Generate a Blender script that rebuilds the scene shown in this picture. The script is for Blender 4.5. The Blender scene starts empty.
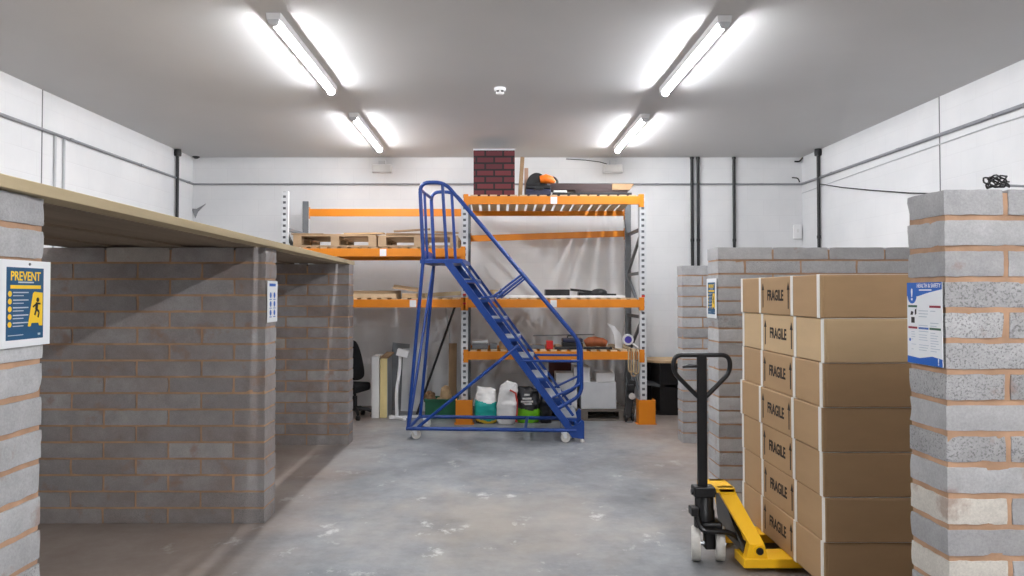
import bpy, math, random
from mathutils import Vector, Matrix, noise

random.seed(7)
R = math.radians
SC = bpy.context.scene
COL = SC.collection

# ------------------------------------------------------------------ camera
F = 745.0
PITCH = R(1.2)
VPX, HZ = 495.0, 293.0
CYP = HZ - F * math.tan(PITCH)
CAMZ = 1.6


def at(px, py, Y):
    """world point at depth Y seen at pixel (px, py)"""
    a = (px - VPX) / F
    b = (CYP - py) / F
    # ray = forward + a*right + b*up
    fy, fz = math.cos(PITCH), math.sin(PITCH)
    uy, uz = -math.sin(PITCH), math.cos(PITCH)
    ry, rz = fy + b * uy, fz + b * uz
    t = Y / ry
    return Vector((a * t, Y, CAMZ + rz * t))


cam_d = bpy.data.cameras.new('camera')
cam = bpy.data.objects.new('camera', cam_d)
COL.objects.link(cam)
cam.location = (0, 0, CAMZ)
cam.rotation_euler = (math.pi / 2 + PITCH, 0, 0)
cam_d.sensor_width = 36.0
cam_d.lens = F / 1024.0 * 36.0
cam_d.shift_x = (512 - VPX) / 1024.0
cam_d.shift_y = (CYP - 288) / 1024.0
cam_d.clip_start = 0.05
SC.camera = cam

SC.view_settings.view_transform = 'Standard'
SC.view_settings.look = 'None'
SC.view_settings.gamma = 1.0
SC.view_settings.use_curve_mapping = False
SC.view_settings.exposure = 0.0

w = bpy.data.worlds.new('world')
SC.world = w
w.use_nodes = True
w.node_tree.nodes['Background'].inputs[0].default_value = (0.8, 0.9, 1, 1)
w.node_tree.nodes['Background'].inputs[1].default_value = 0.02


# ------------------------------------------------------------------ materials
def lin(c):
    out = []
    for x in c:
        x = x / 255.0
        out.append(x / 12.92 if x <= 0.04045 else ((x + 0.055) / 1.055) ** 2.4)
    return (out[0], out[1], out[2], 1.0)


class NT:
    def __init__(self, name):
        self.m = bpy.data.materials.new(name)
        self.m.use_nodes = True
        self.t = self.m.node_tree
        self.b = self.t.nodes['Principled BSDF']

    def n(self, typ, **kw):
        nd = self.t.nodes.new(typ)
        for k, v in kw.items():
            setattr(nd, k, v)
        return nd

    def l(self, a, b):
        self.t.links.new(a, b)

    def coords(self, scale=(1, 1, 1), kind='Object', rot=(0, 0, 0)):
        tc = self.n('ShaderNodeTexCoord')
        mp = self.n('ShaderNodeMapping')
        mp.inputs['Scale'].default_value = scale
        mp.inputs['Rotation'].default_value = rot
        self.l(tc.outputs[kind], mp.inputs[0])
        return mp.outputs[0]

    def noise(self, vec, scale, detail=4, rough=0.55):
        nd = self.n('ShaderNodeTexNoise')
        nd.inputs['Scale'].default_value = scale
        nd.inputs['Detail'].default_value = detail
        nd.inputs['Roughness'].default_value = rough
        self.l(vec, nd.inputs['Vector'])
        return nd.outputs['Fac']

    def ramp(self, fac, stops):
        r = self.n('ShaderNodeValToRGB')
        el = r.color_ramp.elements
        while len(el) < len(stops):
            el.new(0.5)
        for e, (p, c) in zip(el, stops):
            e.position = p
            e.color = c if len(c) == 4 else (c[0], c[1], c[2], 1)
        self.l(fac, r.inputs[0])
        return r.outputs[0]

    def mix(self, fac, a, b, mode='MIX'):
        x = self.n('ShaderNodeMix', data_type='RGBA', blend_type=mode)
        for s, v in ((0, fac), (6, a), (7, b)):
            if hasattr(v, 'node'):
                self.l(v, x.inputs[s])
            else:
                x.inputs[s].default_value = v
        return x.outputs[2]

    def math(self, op, a, b=0.0):
        x = self.n('ShaderNodeMath', operation=op)
        for s, v in ((0, a), (1, b)):
            if hasattr(v, 'node'):
                self.l(v, x.inputs[s])
            else:
                x.inputs[s].default_value = v
        return x.outputs[0]

    def bump(self, h, strength=0.3, dist=0.01):
        b = self.n('ShaderNodeBump')
        b.inputs['Strength'].default_value = strength
        b.inputs['Distance'].default_value = dist
        self.l(h, b.inputs['Height'])
        self.l(b.outputs[0], self.b.inputs['Normal'])


def g(v):
    return (v, v, v, 1)


def mat(name, c, rough=0.55, metal=0.0, var=0.12, scale=6.0, bump=0.0, bscale=60.0, stretch=(1, 1, 1)):
    q = NT(name)
    col = lin(c)
    v = q.coords(stretch)
    f = q.noise(v, scale)
    lo = tuple(x * (1 - var) for x in col[:3])
    hi = tuple(min(1, x * (1 + var)) for x in col[:3])
    q.l(q.ramp(f, [(0.3, lo), (0.7, hi)]), q.b.inputs['Base Color'])
    q.b.inputs['Roughness'].default_value = rough
    q.b.inputs['Metallic'].default_value = metal
    if bump:
        q.bump(q.noise(v, bscale), bump, 0.004)
    return q.m


def emit_mat(name, c, s):
    q = NT(name)
    q.b.inputs['Base Color'].default_value = lin(c)
    q.b.inputs['Emission Color'].default_value = lin(c)
    q.b.inputs['Emission Strength'].default_value = s
    return q.m


def painted_blockwork(name, axis):
    q = NT(name)
    tc = q.n('ShaderNodeTexCoord')
    sp = q.n('ShaderNodeSeparateXYZ')
    q.l(tc.outputs['Object'], sp.inputs[0])
    cb = q.n('ShaderNodeCombineXYZ')
    q.l(sp.outputs[axis], cb.inputs[0])
    q.l(sp.outputs[2], cb.inputs[1])
    br = q.n('ShaderNodeTexBrick')
    br.inputs['Scale'].default_value = 1.0
    br.inputs['Brick Width'].default_value = 0.45
    br.inputs['Row Height'].default_value = 0.225
    br.inputs['Mortar Size'].default_value = 0.006
    br.inputs['Mortar Smooth'].default_value = 0.5
    br.inputs['Color1'].default_value = g(0.85)
    br.inputs['Color2'].default_value = g(0.84)
    br.inputs['Mortar'].default_value = g(0.82)
    q.l(cb.outputs[0], br.inputs['Vector'])
    n1 = q.noise(tc.outputs['Object'], 0.9, 5)
    tint = q.ramp(n1, [(0.25, lin((232, 234, 236))), (0.7, lin((252, 252, 252)))])
    q.l(q.mix(1.0, br.outputs['Color'], tint, 'MULTIPLY'), q.b.inputs['Base Color'])
    q.b.inputs['Roughness'].default_value = 0.7
    n2 = q.noise(tc.outputs['Object'], 55, 5)
    h = q.math('SUBTRACT', q.math('MULTIPLY', n2, 0.25), q.math('MULTIPLY', br.outputs['Fac'], 0.7))
    q.bump(h, 0.22, 0.005)
    return q.m


def floor_material():
    q = NT('painted_concrete')
    tc = q.n('ShaderNodeTexCoord')
    P = tc.outputs['Object']
    sp = q.n('ShaderNodeSeparateXYZ')
    q.l(P, sp.inputs[0])
    base = q.ramp(q.noise(P, 1.1, 8, 0.62), [(0.28, lin((100, 103, 106))), (0.5, lin((136, 139, 142))), (0.72, lin((158, 160, 161)))])
    fine = q.ramp(q.noise(P, 11, 8, 0.75), [(0.3, g(0.74)), (0.7, g(1.04))])
    c = q.mix(1.0, base, fine, 'MULTIPLY')
    # sand and mortar dust swept along the bays and the block walls
    ax = q.math('ABSOLUTE', q.math('SUBTRACT', sp.outputs[0], 0.05))
    band = q.ramp(q.math('ADD', q.math('MULTIPLY', ax, 0.3), q.math('MULTIPLY', q.noise(P, 1.7, 5), 0.35)), [(0.50, g(0)), (0.74, g(0.48))])
    c = q.mix(band, c, lin((166, 140, 118)))
    # dusty patch in the aisle
    vl = q.n('ShaderNodeVectorMath', operation='DISTANCE')
    q.l(P, vl.inputs[0])
    vl.inputs[1].default_value = (0.05, 5.2, 0)
    patch = q.ramp(q.math('ADD', q.math('MULTIPLY', vl.outputs['Value'], 0.4), q.math('MULTIPLY', q.noise(P, 2.6, 6), 0.9)), [(0.5, g(0.55)), (0.95, g(0.0))])
    c = q.mix(patch, c, lin((176, 166, 152)))
    # white plaster splashes and scrapes
    v2 = q.coords((1.0, 0.8, 1.0))
    s1 = q.noise(v2, 3.3, 10, 0.68)
    splash = q.ramp(s1, [(0.60, g(0)), (0.68, g(0.75))])
    near = q.ramp(q.math('MULTIPLY', vl.outputs['Value'], 0.25), [(0.1, g(1)), (0.75, g(0.15))])
    c = q.mix(q.math('MULTIPLY', splash, near), c, lin((226, 226, 224)))
    s2 = q.noise(q.coords((1, 1, 1), rot=(0, 0, 0.5)), 9, 10, 0.75)
    c = q.mix(q.ramp(s2, [(0.665, g(0)), (0.71, g(0.6))]), c, lin((222, 222, 220)))
    s3 = q.noise(q.coords((1.4, 1, 1), rot=(0, 0, 1.1)), 4.5, 9, 0.7)
    c = q.mix(q.ramp(s3, [(0.28, g(0.45)), (0.36, g(0))]), c, lin((104, 105, 106)))
    q.l(c, q.b.inputs['Base Color'])
    rr = q.ramp(q.noise(P, 3, 5), [(0.3, g(0.38)), (0.7, g(0.62))])
    q.l(rr, q.b.inputs['Roughness'])
    q.bump(q.noise(P, 30, 6), 0.12, 0.006)
    return q.m


def block_material():
    q = NT('concrete_block')
    at_ = q.n('ShaderNodeAttribute', attribute_name='tone')
    sp = q.n('ShaderNodeSeparateColor')
    q.l(at_.outputs['Color'], sp.inputs[0])
    P = q.n('ShaderNodeTexCoord').outputs['Object']
    base = q.ramp(sp.outputs[0], [(0.0, lin((158, 157, 157))), (1.0, lin((198, 198, 198)))])
    base = q.mix(sp.outputs[1], base, lin((214, 208, 196)))
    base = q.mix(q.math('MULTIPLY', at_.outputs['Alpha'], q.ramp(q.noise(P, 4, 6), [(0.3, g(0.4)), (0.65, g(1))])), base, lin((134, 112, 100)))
    mott = q.ramp(q.noise(P, 9, 7, 0.65), [(0.25, g(0.80)), (0.7, g(1.08))])
    c = q.mix(1.0, base, mott, 'MULTIPLY')
    grain = q.ramp(q.noise(P, 120, 3, 0.7), [(0.3, g(0.86)), (0.65, g(1.04))])
    c = q.mix(1.0, c, grain, 'MULTIPLY')
    # mortar smears
    sm = q.ramp(q.noise(P, 5.5, 8, 0.6), [(0.60, g(0)), (0.70, g(0.6))])
    c = q.mix(sm, c, lin((150, 118, 100)))
    # open pores of the coarse blocks
    po = q.noise(P, 130, 3, 0.65)
    pore = q.math('MULTIPLY', q.ramp(po, [(0.38, g(0.8)), (0.47, g(0))]), sp.outputs[2])
    c = q.mix(q.math('MULTIPLY', pore, 0.8), c, lin((112, 111, 110)))
    q.l(c, q.b.inputs['Base Color'])
    q.b.inputs['Roughness'].default_value = 0.9
    h = q.math('SUBTRACT', q.math('MULTIPLY', q.noise(P, 45, 6), 0.6), pore)
    q.bump(h, 0.6, 0.006)
    return q.m


M = {}
M['block'] = block_material()
M['mortar'] = mat('mortar', (182, 146, 117), 0.95, 0, 0.22, 7, 0.5, 60)
M['floor'] = floor_material()
M['wall_x'] = painted_blockwork('painted_blockwork_back', 0)
M['wall_y'] = painted_blockwork('painted_blockwork_side', 1)
M['shutter'] = mat('grey_shutter_paint', (120, 122, 125), 0.6, 0, 0.04, 2)  # grey chosen for the unseen front wall to cut bounced fill light
M['ceiling'] = mat('ceiling_paint', (206, 206, 206), 0.8, 0, 0.02, 1.0)
M['joint'] = mat('joint_sealant', (128, 128, 130), 0.8)
M['orange'] = mat('orange_paint', (222, 132, 18), 0.42, 0, 0.05, 5)
M['galv'] = mat('galvanised_steel', (222, 224, 226), 0.5, 0.1, 0.08, 14)
M['galvdark'] = mat('grey_steel', (120, 124, 128), 0.5, 0.4, 0.08, 14)
M['blue'] = mat('blue_paint', (12, 58, 132), 0.38, 0, 0.08, 5)
M['tread'] = mat('tread_grey', (138, 144, 152), 0.7, 0, 0.1, 30, 0.3, 200)
M['yellow'] = mat('yellow_paint', (250, 192, 22), 0.35, 0, 0.06, 4)
M['black'] = mat('black_plastic', (24, 24, 26), 0.45, 0, 0.2, 8)
M['blackcloth'] = mat('black_fabric', (20, 20, 23), 0.95, 0, 0.2, 20)
M['darkpaint'] = mat('black_paint', (18, 18, 20), 0.35)
M['white'] = mat('white_plastic', (238, 238, 238), 0.4, 0, 0.03)
M['offwhite'] = mat('off_white_board', (226, 226, 224), 0.6, 0, 0.05)
M['whitegrey'] = mat('pale_grey_board', (205, 207, 209), 0.6, 0, 0.05)
M['nylon'] = mat('white_nylon', (200, 197, 190), 0.5, 0, 0.12, 25)
M['card1'] = mat('cardboard', (190, 157, 118), 0.8, 0, 0.05, 3, 0.05, 40, (1, 1, 3))
M['card2'] = mat('pale_cardboard', (207, 178, 138), 0.8, 0, 0.05, 3, 0.05, 40, (1, 1, 3))
M['card3'] = mat('brown_cardboard', (178, 146, 108), 0.8, 0, 0.05, 3, 0.05, 40, (1, 1, 3))
M['strap'] = mat('white_strapping', (240, 238, 232), 0.4, 0, 0.03)
M['ink'] = mat('black_ink', (44, 34, 28), 0.8)
M['timber'] = mat('sawn_timber', (184, 167, 134), 0.8, 0, 0.16, 5, 0.2, 40, (1, 0.12, 1))
M['scaff'] = mat('weathered_board', (136, 120, 102), 0.85, 0, 0.2, 6, 0.25, 40, (1, 0.1, 1))
M['slat'] = mat('pale_slat_timber', (206, 182, 148), 0.8, 0, 0.15, 6, 0.2, 40, (1, 0.15, 1))
M['pallet'] = mat('pallet_timber', (176, 148, 116), 0.85, 0, 0.22, 8, 0.25, 50, (0.2, 1, 1))
M['palletdark'] = mat('dirty_pallet_timber', (104, 96, 88), 0.9, 0, 0.25, 8, 0.25, 50)
M['ply'] = mat('plywood', (198, 168, 130), 0.75, 0, 0.1, 6)
M['plydark'] = mat('aged_plywood', (158, 130, 98), 0.8, 0, 0.15, 6)
M['greenplastic'] = mat('green_plastic', (22, 92, 62), 0.5)
M['teal'] = mat('teal_print', (18, 160, 150), 0.45, 0, 0.1, 12, 0.3, 30)
M['lime'] = mat('lime_print', (120, 200, 30), 0.45, 0, 0.08, 12, 0.2, 30)
M['bagwhite'] = mat('white_sack', (232, 230, 226), 0.5, 0, 0.05, 12, 0.3, 30)
M['bagblack'] = mat('black_sack', (26, 26, 28), 0.4, 0, 0.2, 12, 0.3, 30)
M['redprint'] = mat('red_print', (200, 70, 60), 0.5)
M['yellowprint'] = mat('yellow_print', (232, 196, 60), 0.5)
M['foam'] = mat('cream_foam', (226, 208, 150), 0.8, 0, 0.06, 10)
M['foil'] = mat('foil_facing', (168, 172, 176), 0.4, 0.3, 0.06, 4)
M['maroon'] = mat('dark_red_box', (84, 36, 32), 0.6)
M['red'] = mat('red_plastic', (196, 36, 30), 0.4)
M['navy'] = mat('navy_plastic', (36, 40, 66), 0.45)
M['rust'] = mat('orange_brown_leather', (168, 92, 52), 0.6, 0, 0.2, 20)
M['toolorange'] = mat('tool_orange', (240, 120, 28), 0.4, 0, 0.1, 30)
M['plum'] = mat('dark_stained_board', (62, 46, 46), 0.6, 0, 0.25, 6, 0.1, 30, (0.2, 1, 1))
M['tan'] = mat('tan_rope', (190, 168, 132), 0.8)
M['purple'] = mat('violet_label', (70, 60, 160), 0.5)
M['pinkboard'] = mat('pinkish_board', (196, 160, 138), 0.8)
M['conduit'] = mat('grey_conduit', (150, 152, 156), 0.5, 0.2, 0.05)
M['paleconduit'] = mat('pale_conduit', (196, 198, 200), 0.6, 0, 0.04)
M['posterblue'] = mat('poster_navy', (10, 78, 118), 0.5, 0, 0.05)
M['posteryellow'] = mat('poster_yellow', (248, 204, 40), 0.5, 0, 0.04)
M['posterink'] = mat('poster_black', (30, 26, 26), 0.5)
M['hsblue'] = mat('poster_blue', (28, 98, 190), 0.5, 0, 0.04)
M['paper'] = mat('paper', (236, 238, 240), 0.6, 0, 0.02)
M['greyink'] = mat('grey_print', (150, 156, 164), 0.6)
M['paleink'] = mat('pale_print', (190, 198, 208), 0.6)
M['hsgreen'] = mat('dark_green_print', (60, 100, 80), 0.6)
M['hsred'] = mat('dark_red_print', (150, 40, 60), 0.6)
M['steel'] = mat('bright_steel', (176, 180, 184), 0.35, 0.8)
M['web'] = mat('dusty_web', (140, 142, 145), 0.9)
M['tube'] = emit_mat('lit_diffuser', (250, 251, 255), 172.0)
M['tube_bright'] = emit_mat('lit_diffuser_boosted', (250, 251, 255), 340.0)  # boosted emission for the added lamps, to strengthen their shadows
M['slab'] = mat('rubble_brown', (120, 92, 66), 0.9, 0, 0.3, 20, 0.5, 30)


def brickface():
    q = NT('red_brick_print')
    tc = q.n('ShaderNodeTexCoord')
    sp = q.n('ShaderNodeSeparateXYZ')
    q.l(tc.outputs['Object'], sp.inputs[0])
    cb = q.n('ShaderNodeCombineXYZ')
    q.l(q.math('ADD', sp.outputs[0], sp.outputs[1]), cb.inputs[0])
    q.l(sp.outputs[2], cb.inputs[1])
    br = q.n('ShaderNodeTexBrick')
    br.inputs['Scale'].default_value = 1.0
    br.inputs['Brick Width'].default_value = 0.225
    br.inputs['Row Height'].default_value = 0.083
    br.inputs['Mortar Size'].default_value = 0.014
    br.inputs['Mortar Smooth'].default_value = 0.3
    br.inputs['Color1'].default_value = lin((106, 46, 50))
    br.inputs['Color2'].default_value = lin((84, 36, 42))
    br.inputs['Mortar'].default_value = lin((36, 28, 30))
    q.l(cb.outputs[0], br.inputs['Vector'])
    q.l(br.outputs['Color'], q.b.inputs['Base Color'])
    q.b.inputs['Roughness'].default_value = 0.8
    h = q.math('SUBTRACT', 1.0, br.outputs['Fac'])
    q.bump(h, 0.5, 0.008)
    return q.m


M['brickprint'] = brickface()


# ------------------------------------------------------------------ mesh builder
class MB:
    def __init__(self):
        self.v, self.f, self.mi, self.tone = [], [], [], None

    def add(self, vs, fs, mi=0, T=None):
        o = len(self.v)
        if T is not None:
            vs = [T @ Vector(p) for p in vs]
        self.v.extend([tuple(p) for p in vs])
        for fc in fs:
            self.f.append(tuple(i + o for i in fc))
            self.mi.append(mi)
        return self

    def box(self, x0, x1, y0, y1, z0, z1, mi=0, T=None):
        vs = [(x0, y0, z0), (x1, y0, z0), (x1, y1, z0), (x0, y1, z0), (x0, y0, z1), (x1, y0, z1), (x1, y1, z1), (x0, y1, z1)]
        fs = [(0, 3, 2, 1), (4, 5, 6, 7), (0, 1, 5, 4), (1, 2, 6, 5), (2, 3, 7, 6), (3, 0, 4, 7)]
        return self.add(vs, fs, mi, T)

    def bar(self, a, b, wd, ht, mi=0, up=(0, 0, 1)):
        """rectangular bar from a to b, wd across, ht along up"""
        a, b = Vector(a), Vector(b)
        d = (b - a).normalized()
        s = d.cross(Vector(up))
        if s.length < 1e-4:
            s = d.cross(Vector((1, 0, 0)))
        s.normalize()
        u = s.cross(d).normalized()
        vs = []
        for p in (a, b):
            for (i, j) in ((-1, -1), (1, -1), (1, 1), (-1, 1)):
                vs.append(p + s * (i * wd / 2) + u * (j * ht / 2))
        fs = [(3, 2, 1, 0), (4, 5, 6, 7)] + [(k, (k + 1) % 4, 4 + (k + 1) % 4, 4 + k) for k in range(4)]
        return self.add(vs, fs, mi)

    def tube(self, pts, r, seg=10, closed=False, mi=0):
        pts = [Vector(p) for p in pts]
        n = len(pts)
        rs = r if isinstance(r, (list, tuple)) else [r] * n
        tang = []
        for i in range(n):
            if closed:
                t = pts[(i + 1) % n] - pts[i - 1]
            else:
                t = pts[min(i + 1, n - 1)] - pts[max(i - 1, 0)]
            tang.append(t.normalized())
        ref = Vector((0, 0, 1)) if abs(tang[0].z) < 0.9 else Vector((1, 0, 0))
        nx = tang[0].cross(ref).normalized()
        vs, fs = [], []
        for i in range(n):
            nx = (nx - tang[i] * nx.dot(tang[i])).normalized()
            ny = tang[i].cross(nx)
            for k in range(seg):
                a = 2 * math.pi * k / seg
                vs.append(pts[i] + (nx * math.cos(a) + ny * math.sin(a)) * rs[i])
        m = n if closed else n - 1
        for i in range(m):
            j = (i + 1) % n
            for k in range(seg):
                k2 = (k + 1) % seg
                fs.append((i * seg + k, i * seg + k2, j * seg + k2, j * seg + k))
        if not closed:
            fs.append(tuple(range(seg - 1, -1, -1)))
            fs.append(tuple((n - 1) * seg + k for k in range(seg)))
        return self.add(vs, fs, mi)

    def lathe(self, prof, c=(0, 0, 0), axis='Z', seg=24, mi=0):
        """prof: list of (radius, height) along axis"""
        c = Vector(c)
        ax = {'X': (Vector((0, 1, 0)), Vector((0, 0, 1)), Vector((1, 0, 0))),
              'Y': (Vector((0, 0, 1)), Vector((1, 0, 0)), Vector((0, 1, 0))),
              'Z': (Vector((1, 0, 0)), Vector((0, 1, 0)), Vector((0, 0, 1)))}[axis]
        vs, fs = [], []
        for (r, h) in prof:
            for k in range(seg):
                a = 2 * math.pi * k / seg
                vs.append(c + ax[0] * (max(r, 1e-4) * math.cos(a)) + ax[1] * (max(r, 1e-4) * math.sin(a)) + ax[2] * h)
        for i in range(len(prof) - 1):
            for k in range(seg):
                k2 = (k + 1) % seg
                fs.append((i * seg + k, i * seg + k2, (i + 1) * seg + k2, (i + 1) * seg + k))
        fs.append(tuple(range(seg - 1, -1, -1)))
        fs.append(tuple((len(prof) - 1) * seg + k for k in range(seg)))
        return self.add(vs, fs, mi)

    def prism(self, poly, y0, y1, mi=0, T=None):
        """poly of (x, z) (counter-clockwise seen from -Y), extruded y0..y1"""
        n = len(poly)
        vs = [(x, y0, z) for x, z in poly] + [(x, y1, z) for x, z in poly]
        fs = [tuple(range(n)), tuple(range(2 * n - 1, n - 1, -1))]
        for k in range(n):
            k2 = (k + 1) % n
            fs.append((k2, k, n + k, n + k2))
        return self.add(vs, fs, mi, T)

    def build(self, name, mats, parent=None, bevel=0.0, smooth=False, loc=None, rot=None, angle=40):
        me = bpy.data.meshes.new(name)
        me.from_pydata(self.v, [], self.f)
        if not isinstance(mats, (list, tuple)):
            mats = [mats]
        for m in mats:
            me.materials.append(m if not isinstance(m, str) else M[m])
        if len(mats) > 1:
            me.polygons.foreach_set('material_index', self.mi)
        if smooth:
            me.polygons.foreach_set('use_smooth', [True] * len(me.polygons))
            me.set_sharp_from_angle(angle=R(angle))
        me.update()
        o = bpy.data.objects.new(name, me)
        COL.objects.link(o)
        if parent is not None:
            o.parent = parent
        if loc is not None:
            o.location = loc
        if rot is not None:
            o.rotation_euler = rot
        if bevel:
            b = o.modifiers.new('edge', 'BEVEL')
            b.width = bevel
            b.segments = 2
            b.limit_method = 'ANGLE'
            b.angle_limit = R(40)
        return o


def fillet(pts, r, n=6):
    pts = [Vector(p) for p in pts]
    out = [pts[0]]
    for i in range(1, len(pts) - 1):
        a, b, c = pts[i - 1], pts[i], pts[i + 1]
        d1, d2 = (a - b), (c - b)
        rr = min(r, d1.length * 0.49, d2.length * 0.49)
        p1, p2 = b + d1.normalized() * rr, b + d2.normalized() * rr
        for k in range(n + 1):
            t = k / n
            out.append(p1 * (1 - t) ** 2 + b * 2 * t * (1 - t) + p2 * t * t)
    out.append(pts[-1])
    return out


def tag(o, label, cat, group=None, kind=None):
    o['label'] = label
    o['category'] = cat
    if group:
        o['group'] = group
    if kind:
        o['kind'] = kind
    return o


def thing(name, label, cat, loc=(0, 0, 0), rz=0.0, group=None, rot=None):
    o = bpy.data.objects.new(name, None)
    o.empty_display_size = 0.1
    COL.objects.link(o)
    o.location = loc
    o.rotation_euler = rot if rot is not None else (0, 0, rz)
    return tag(o, label, cat, group)


def copy_tree(o, parent=None):
    c = o.copy()
    COL.objects.link(c)
    if parent is not None:
        c.parent = parent
    for ch in list(o.children):
        copy_tree(ch, c)
    return c


def struct(o, label=None):
    o['kind'] = 'structure'
    if label:
        o['label'] = label
        o['category'] = o.name.split('_')[0]
    return o


def text_geo(s, size, depth=0.0004, sx=1.0, bold=0.0):
    cu = bpy.data.curves.new('lettering', 'FONT')
    cu.body = s
    cu.size = size
    cu.extrude = depth
    cu.offset = bold
    cu.align_x = 'CENTER'
    cu.align_y = 'CENTER'
    cu.resolution_u = 3
    ob = bpy.data.objects.new('lettering', cu)
    COL.objects.link(ob)
    dg = bpy.context.evaluated_depsgraph_get()
    dg.update()
    me = bpy.data.meshes.new_from_object(ob.evaluated_get(dg))
    vs = [(v.co.x * sx, -v.co.z, v.co.y) for v in me.vertices]
    fs = [tuple(p.vertices) for p in me.polygons]
    bpy.data.objects.remove(ob)
    bpy.data.curves.remove(cu)
    bpy.data.meshes.remove(me)
    return vs, fs


# ------------------------------------------------------------------ the room
XL, XR, YB, YF, HC = -4.31, 4.38, 10.6, -7.5, 3.535
TH = 0.2
struct(MB().box(XL - TH, XR + TH, YF - TH, YB + TH, -0.2, 0).build('floor', 'floor'), 'grey painted concrete floor with dust and white scuffs')
struct(MB().box(XL - TH, XR + TH, YF - TH, YB + TH, HC, HC + 0.2).build('ceiling', 'ceiling'), 'flat white painted ceiling')
struct(MB().box(XL, XR, YB, YB + TH, 0, HC).build('wall_back', 'wall_x'), 'white painted blockwork wall behind the racking')
struct(MB().box(XL, XR, YF - TH, YF, 0, HC).build('wall_front', 'shutter'), 'grey wall behind the viewpoint')  # unseen wall, set back and darkened to weaken the fill light
struct(MB().box(XL - TH, XL, YF, YB, 0, HC).build('wall_left', 'wall_y'), 'white painted blockwork wall beyond the roofed bays')
struct(MB().box(XR, XR + TH, YF, YB, 0, HC).build('wall_right', 'wall_y'), 'white painted blockwork wall beyond the boxes')
# movement joints in the side walls
struct(MB().box(XL, XL + 0.004, 7.05, 7.062, 2.0, HC).build('trim_1', 'joint'), 'thin grey movement joint in the wall over the bays')
struct(MB().box(XR - 0.004, XR, 7.30, 7.312, 0, HC).build('trim_2', 'joint'), 'thin grey movement joint in the wall over the boxes')


# ------------------------------------------------------------------ block walls
def rough_block(mb, tones, x0, x1, y0, y1, z0, z1, step, amp, tone, rr=0.006, seed=0.0):
    nx = max(1, min(14, round((x1 - x0) / step)))
    ny = max(1, min(10, round((y1 - y0) / step)))
    nz = max(2, min(6, round((z1 - z0) / step)))
    idx, vs, fs = {}, [], []
    off = Vector((seed * 3.1, seed * 1.7, seed))

    def vid(i, j, k):
        key = (i, j, k)
        if key in idx:
            return idx[key]
        p = Vector((x0 + (x1 - x0) * i / nx, y0 + (y1 - y0) * j / ny, z0 + (z1 - z0) * k / nz))
        q = Vector((min(max(p.x, x0 + rr), x1 - rr), min(max(p.y, y0 + rr), y1 - rr), min(max(p.z, z0 + rr), z1 - rr)))
        d = p - q
        if d.length > 1e-6:
            p = q + d.normalized() * rr
        nv = noise.noise_vector(p * 22 + off) * amp
        nv += noise.noise_vector(p * 60 + off) * amp * 0.5
        edge = (i in (0, nx)) + (j in (0, ny)) + (k in (0, nz))
        if edge >= 2:
            chip = max(0.0, noise.noise(p * 13 + off) - 0.15) * 0.015
            nv += (Vector(((x0 + x1) / 2, (y0 + y1) / 2, (z0 + z1) / 2)) - p).normalized() * chip
        idx[key] = len(vs)
        vs.append(p + nv)
        return idx[key]

    def quad(a, b, c, d):
        fs.append((vid(*a), vid(*b), vid(*c), vid(*d)))
    for i in range(nx):
        for k in range(nz):
            quad((i, 0, k), (i + 1, 0, k), (i + 1, 0, k + 1), (i, 0, k + 1))
            quad((i + 1, ny, k), (i, ny, k), (i, ny, k + 1), (i + 1, ny, k + 1))
    for j in range(ny):
        for k in range(nz):
            quad((nx, j, k), (nx, j + 1, k), (nx, j + 1, k + 1), (nx, j, k + 1))
            quad((0, j + 1, k), (0, j, k), (0, j, k + 1), (0, j + 1, k + 1))
    for i in range(nx):
        for j in range(ny):
            quad((i, j, nz), (i + 1, j, nz), (i + 1, j + 1, nz), (i, j + 1, nz))
            quad((i, j + 1, 0), (i + 1, j + 1, 0), (i + 1, j, 0), (i, j, 0))
    mb.add(vs, fs, 0)
    tones.extend([tone] * len(vs))


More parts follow.
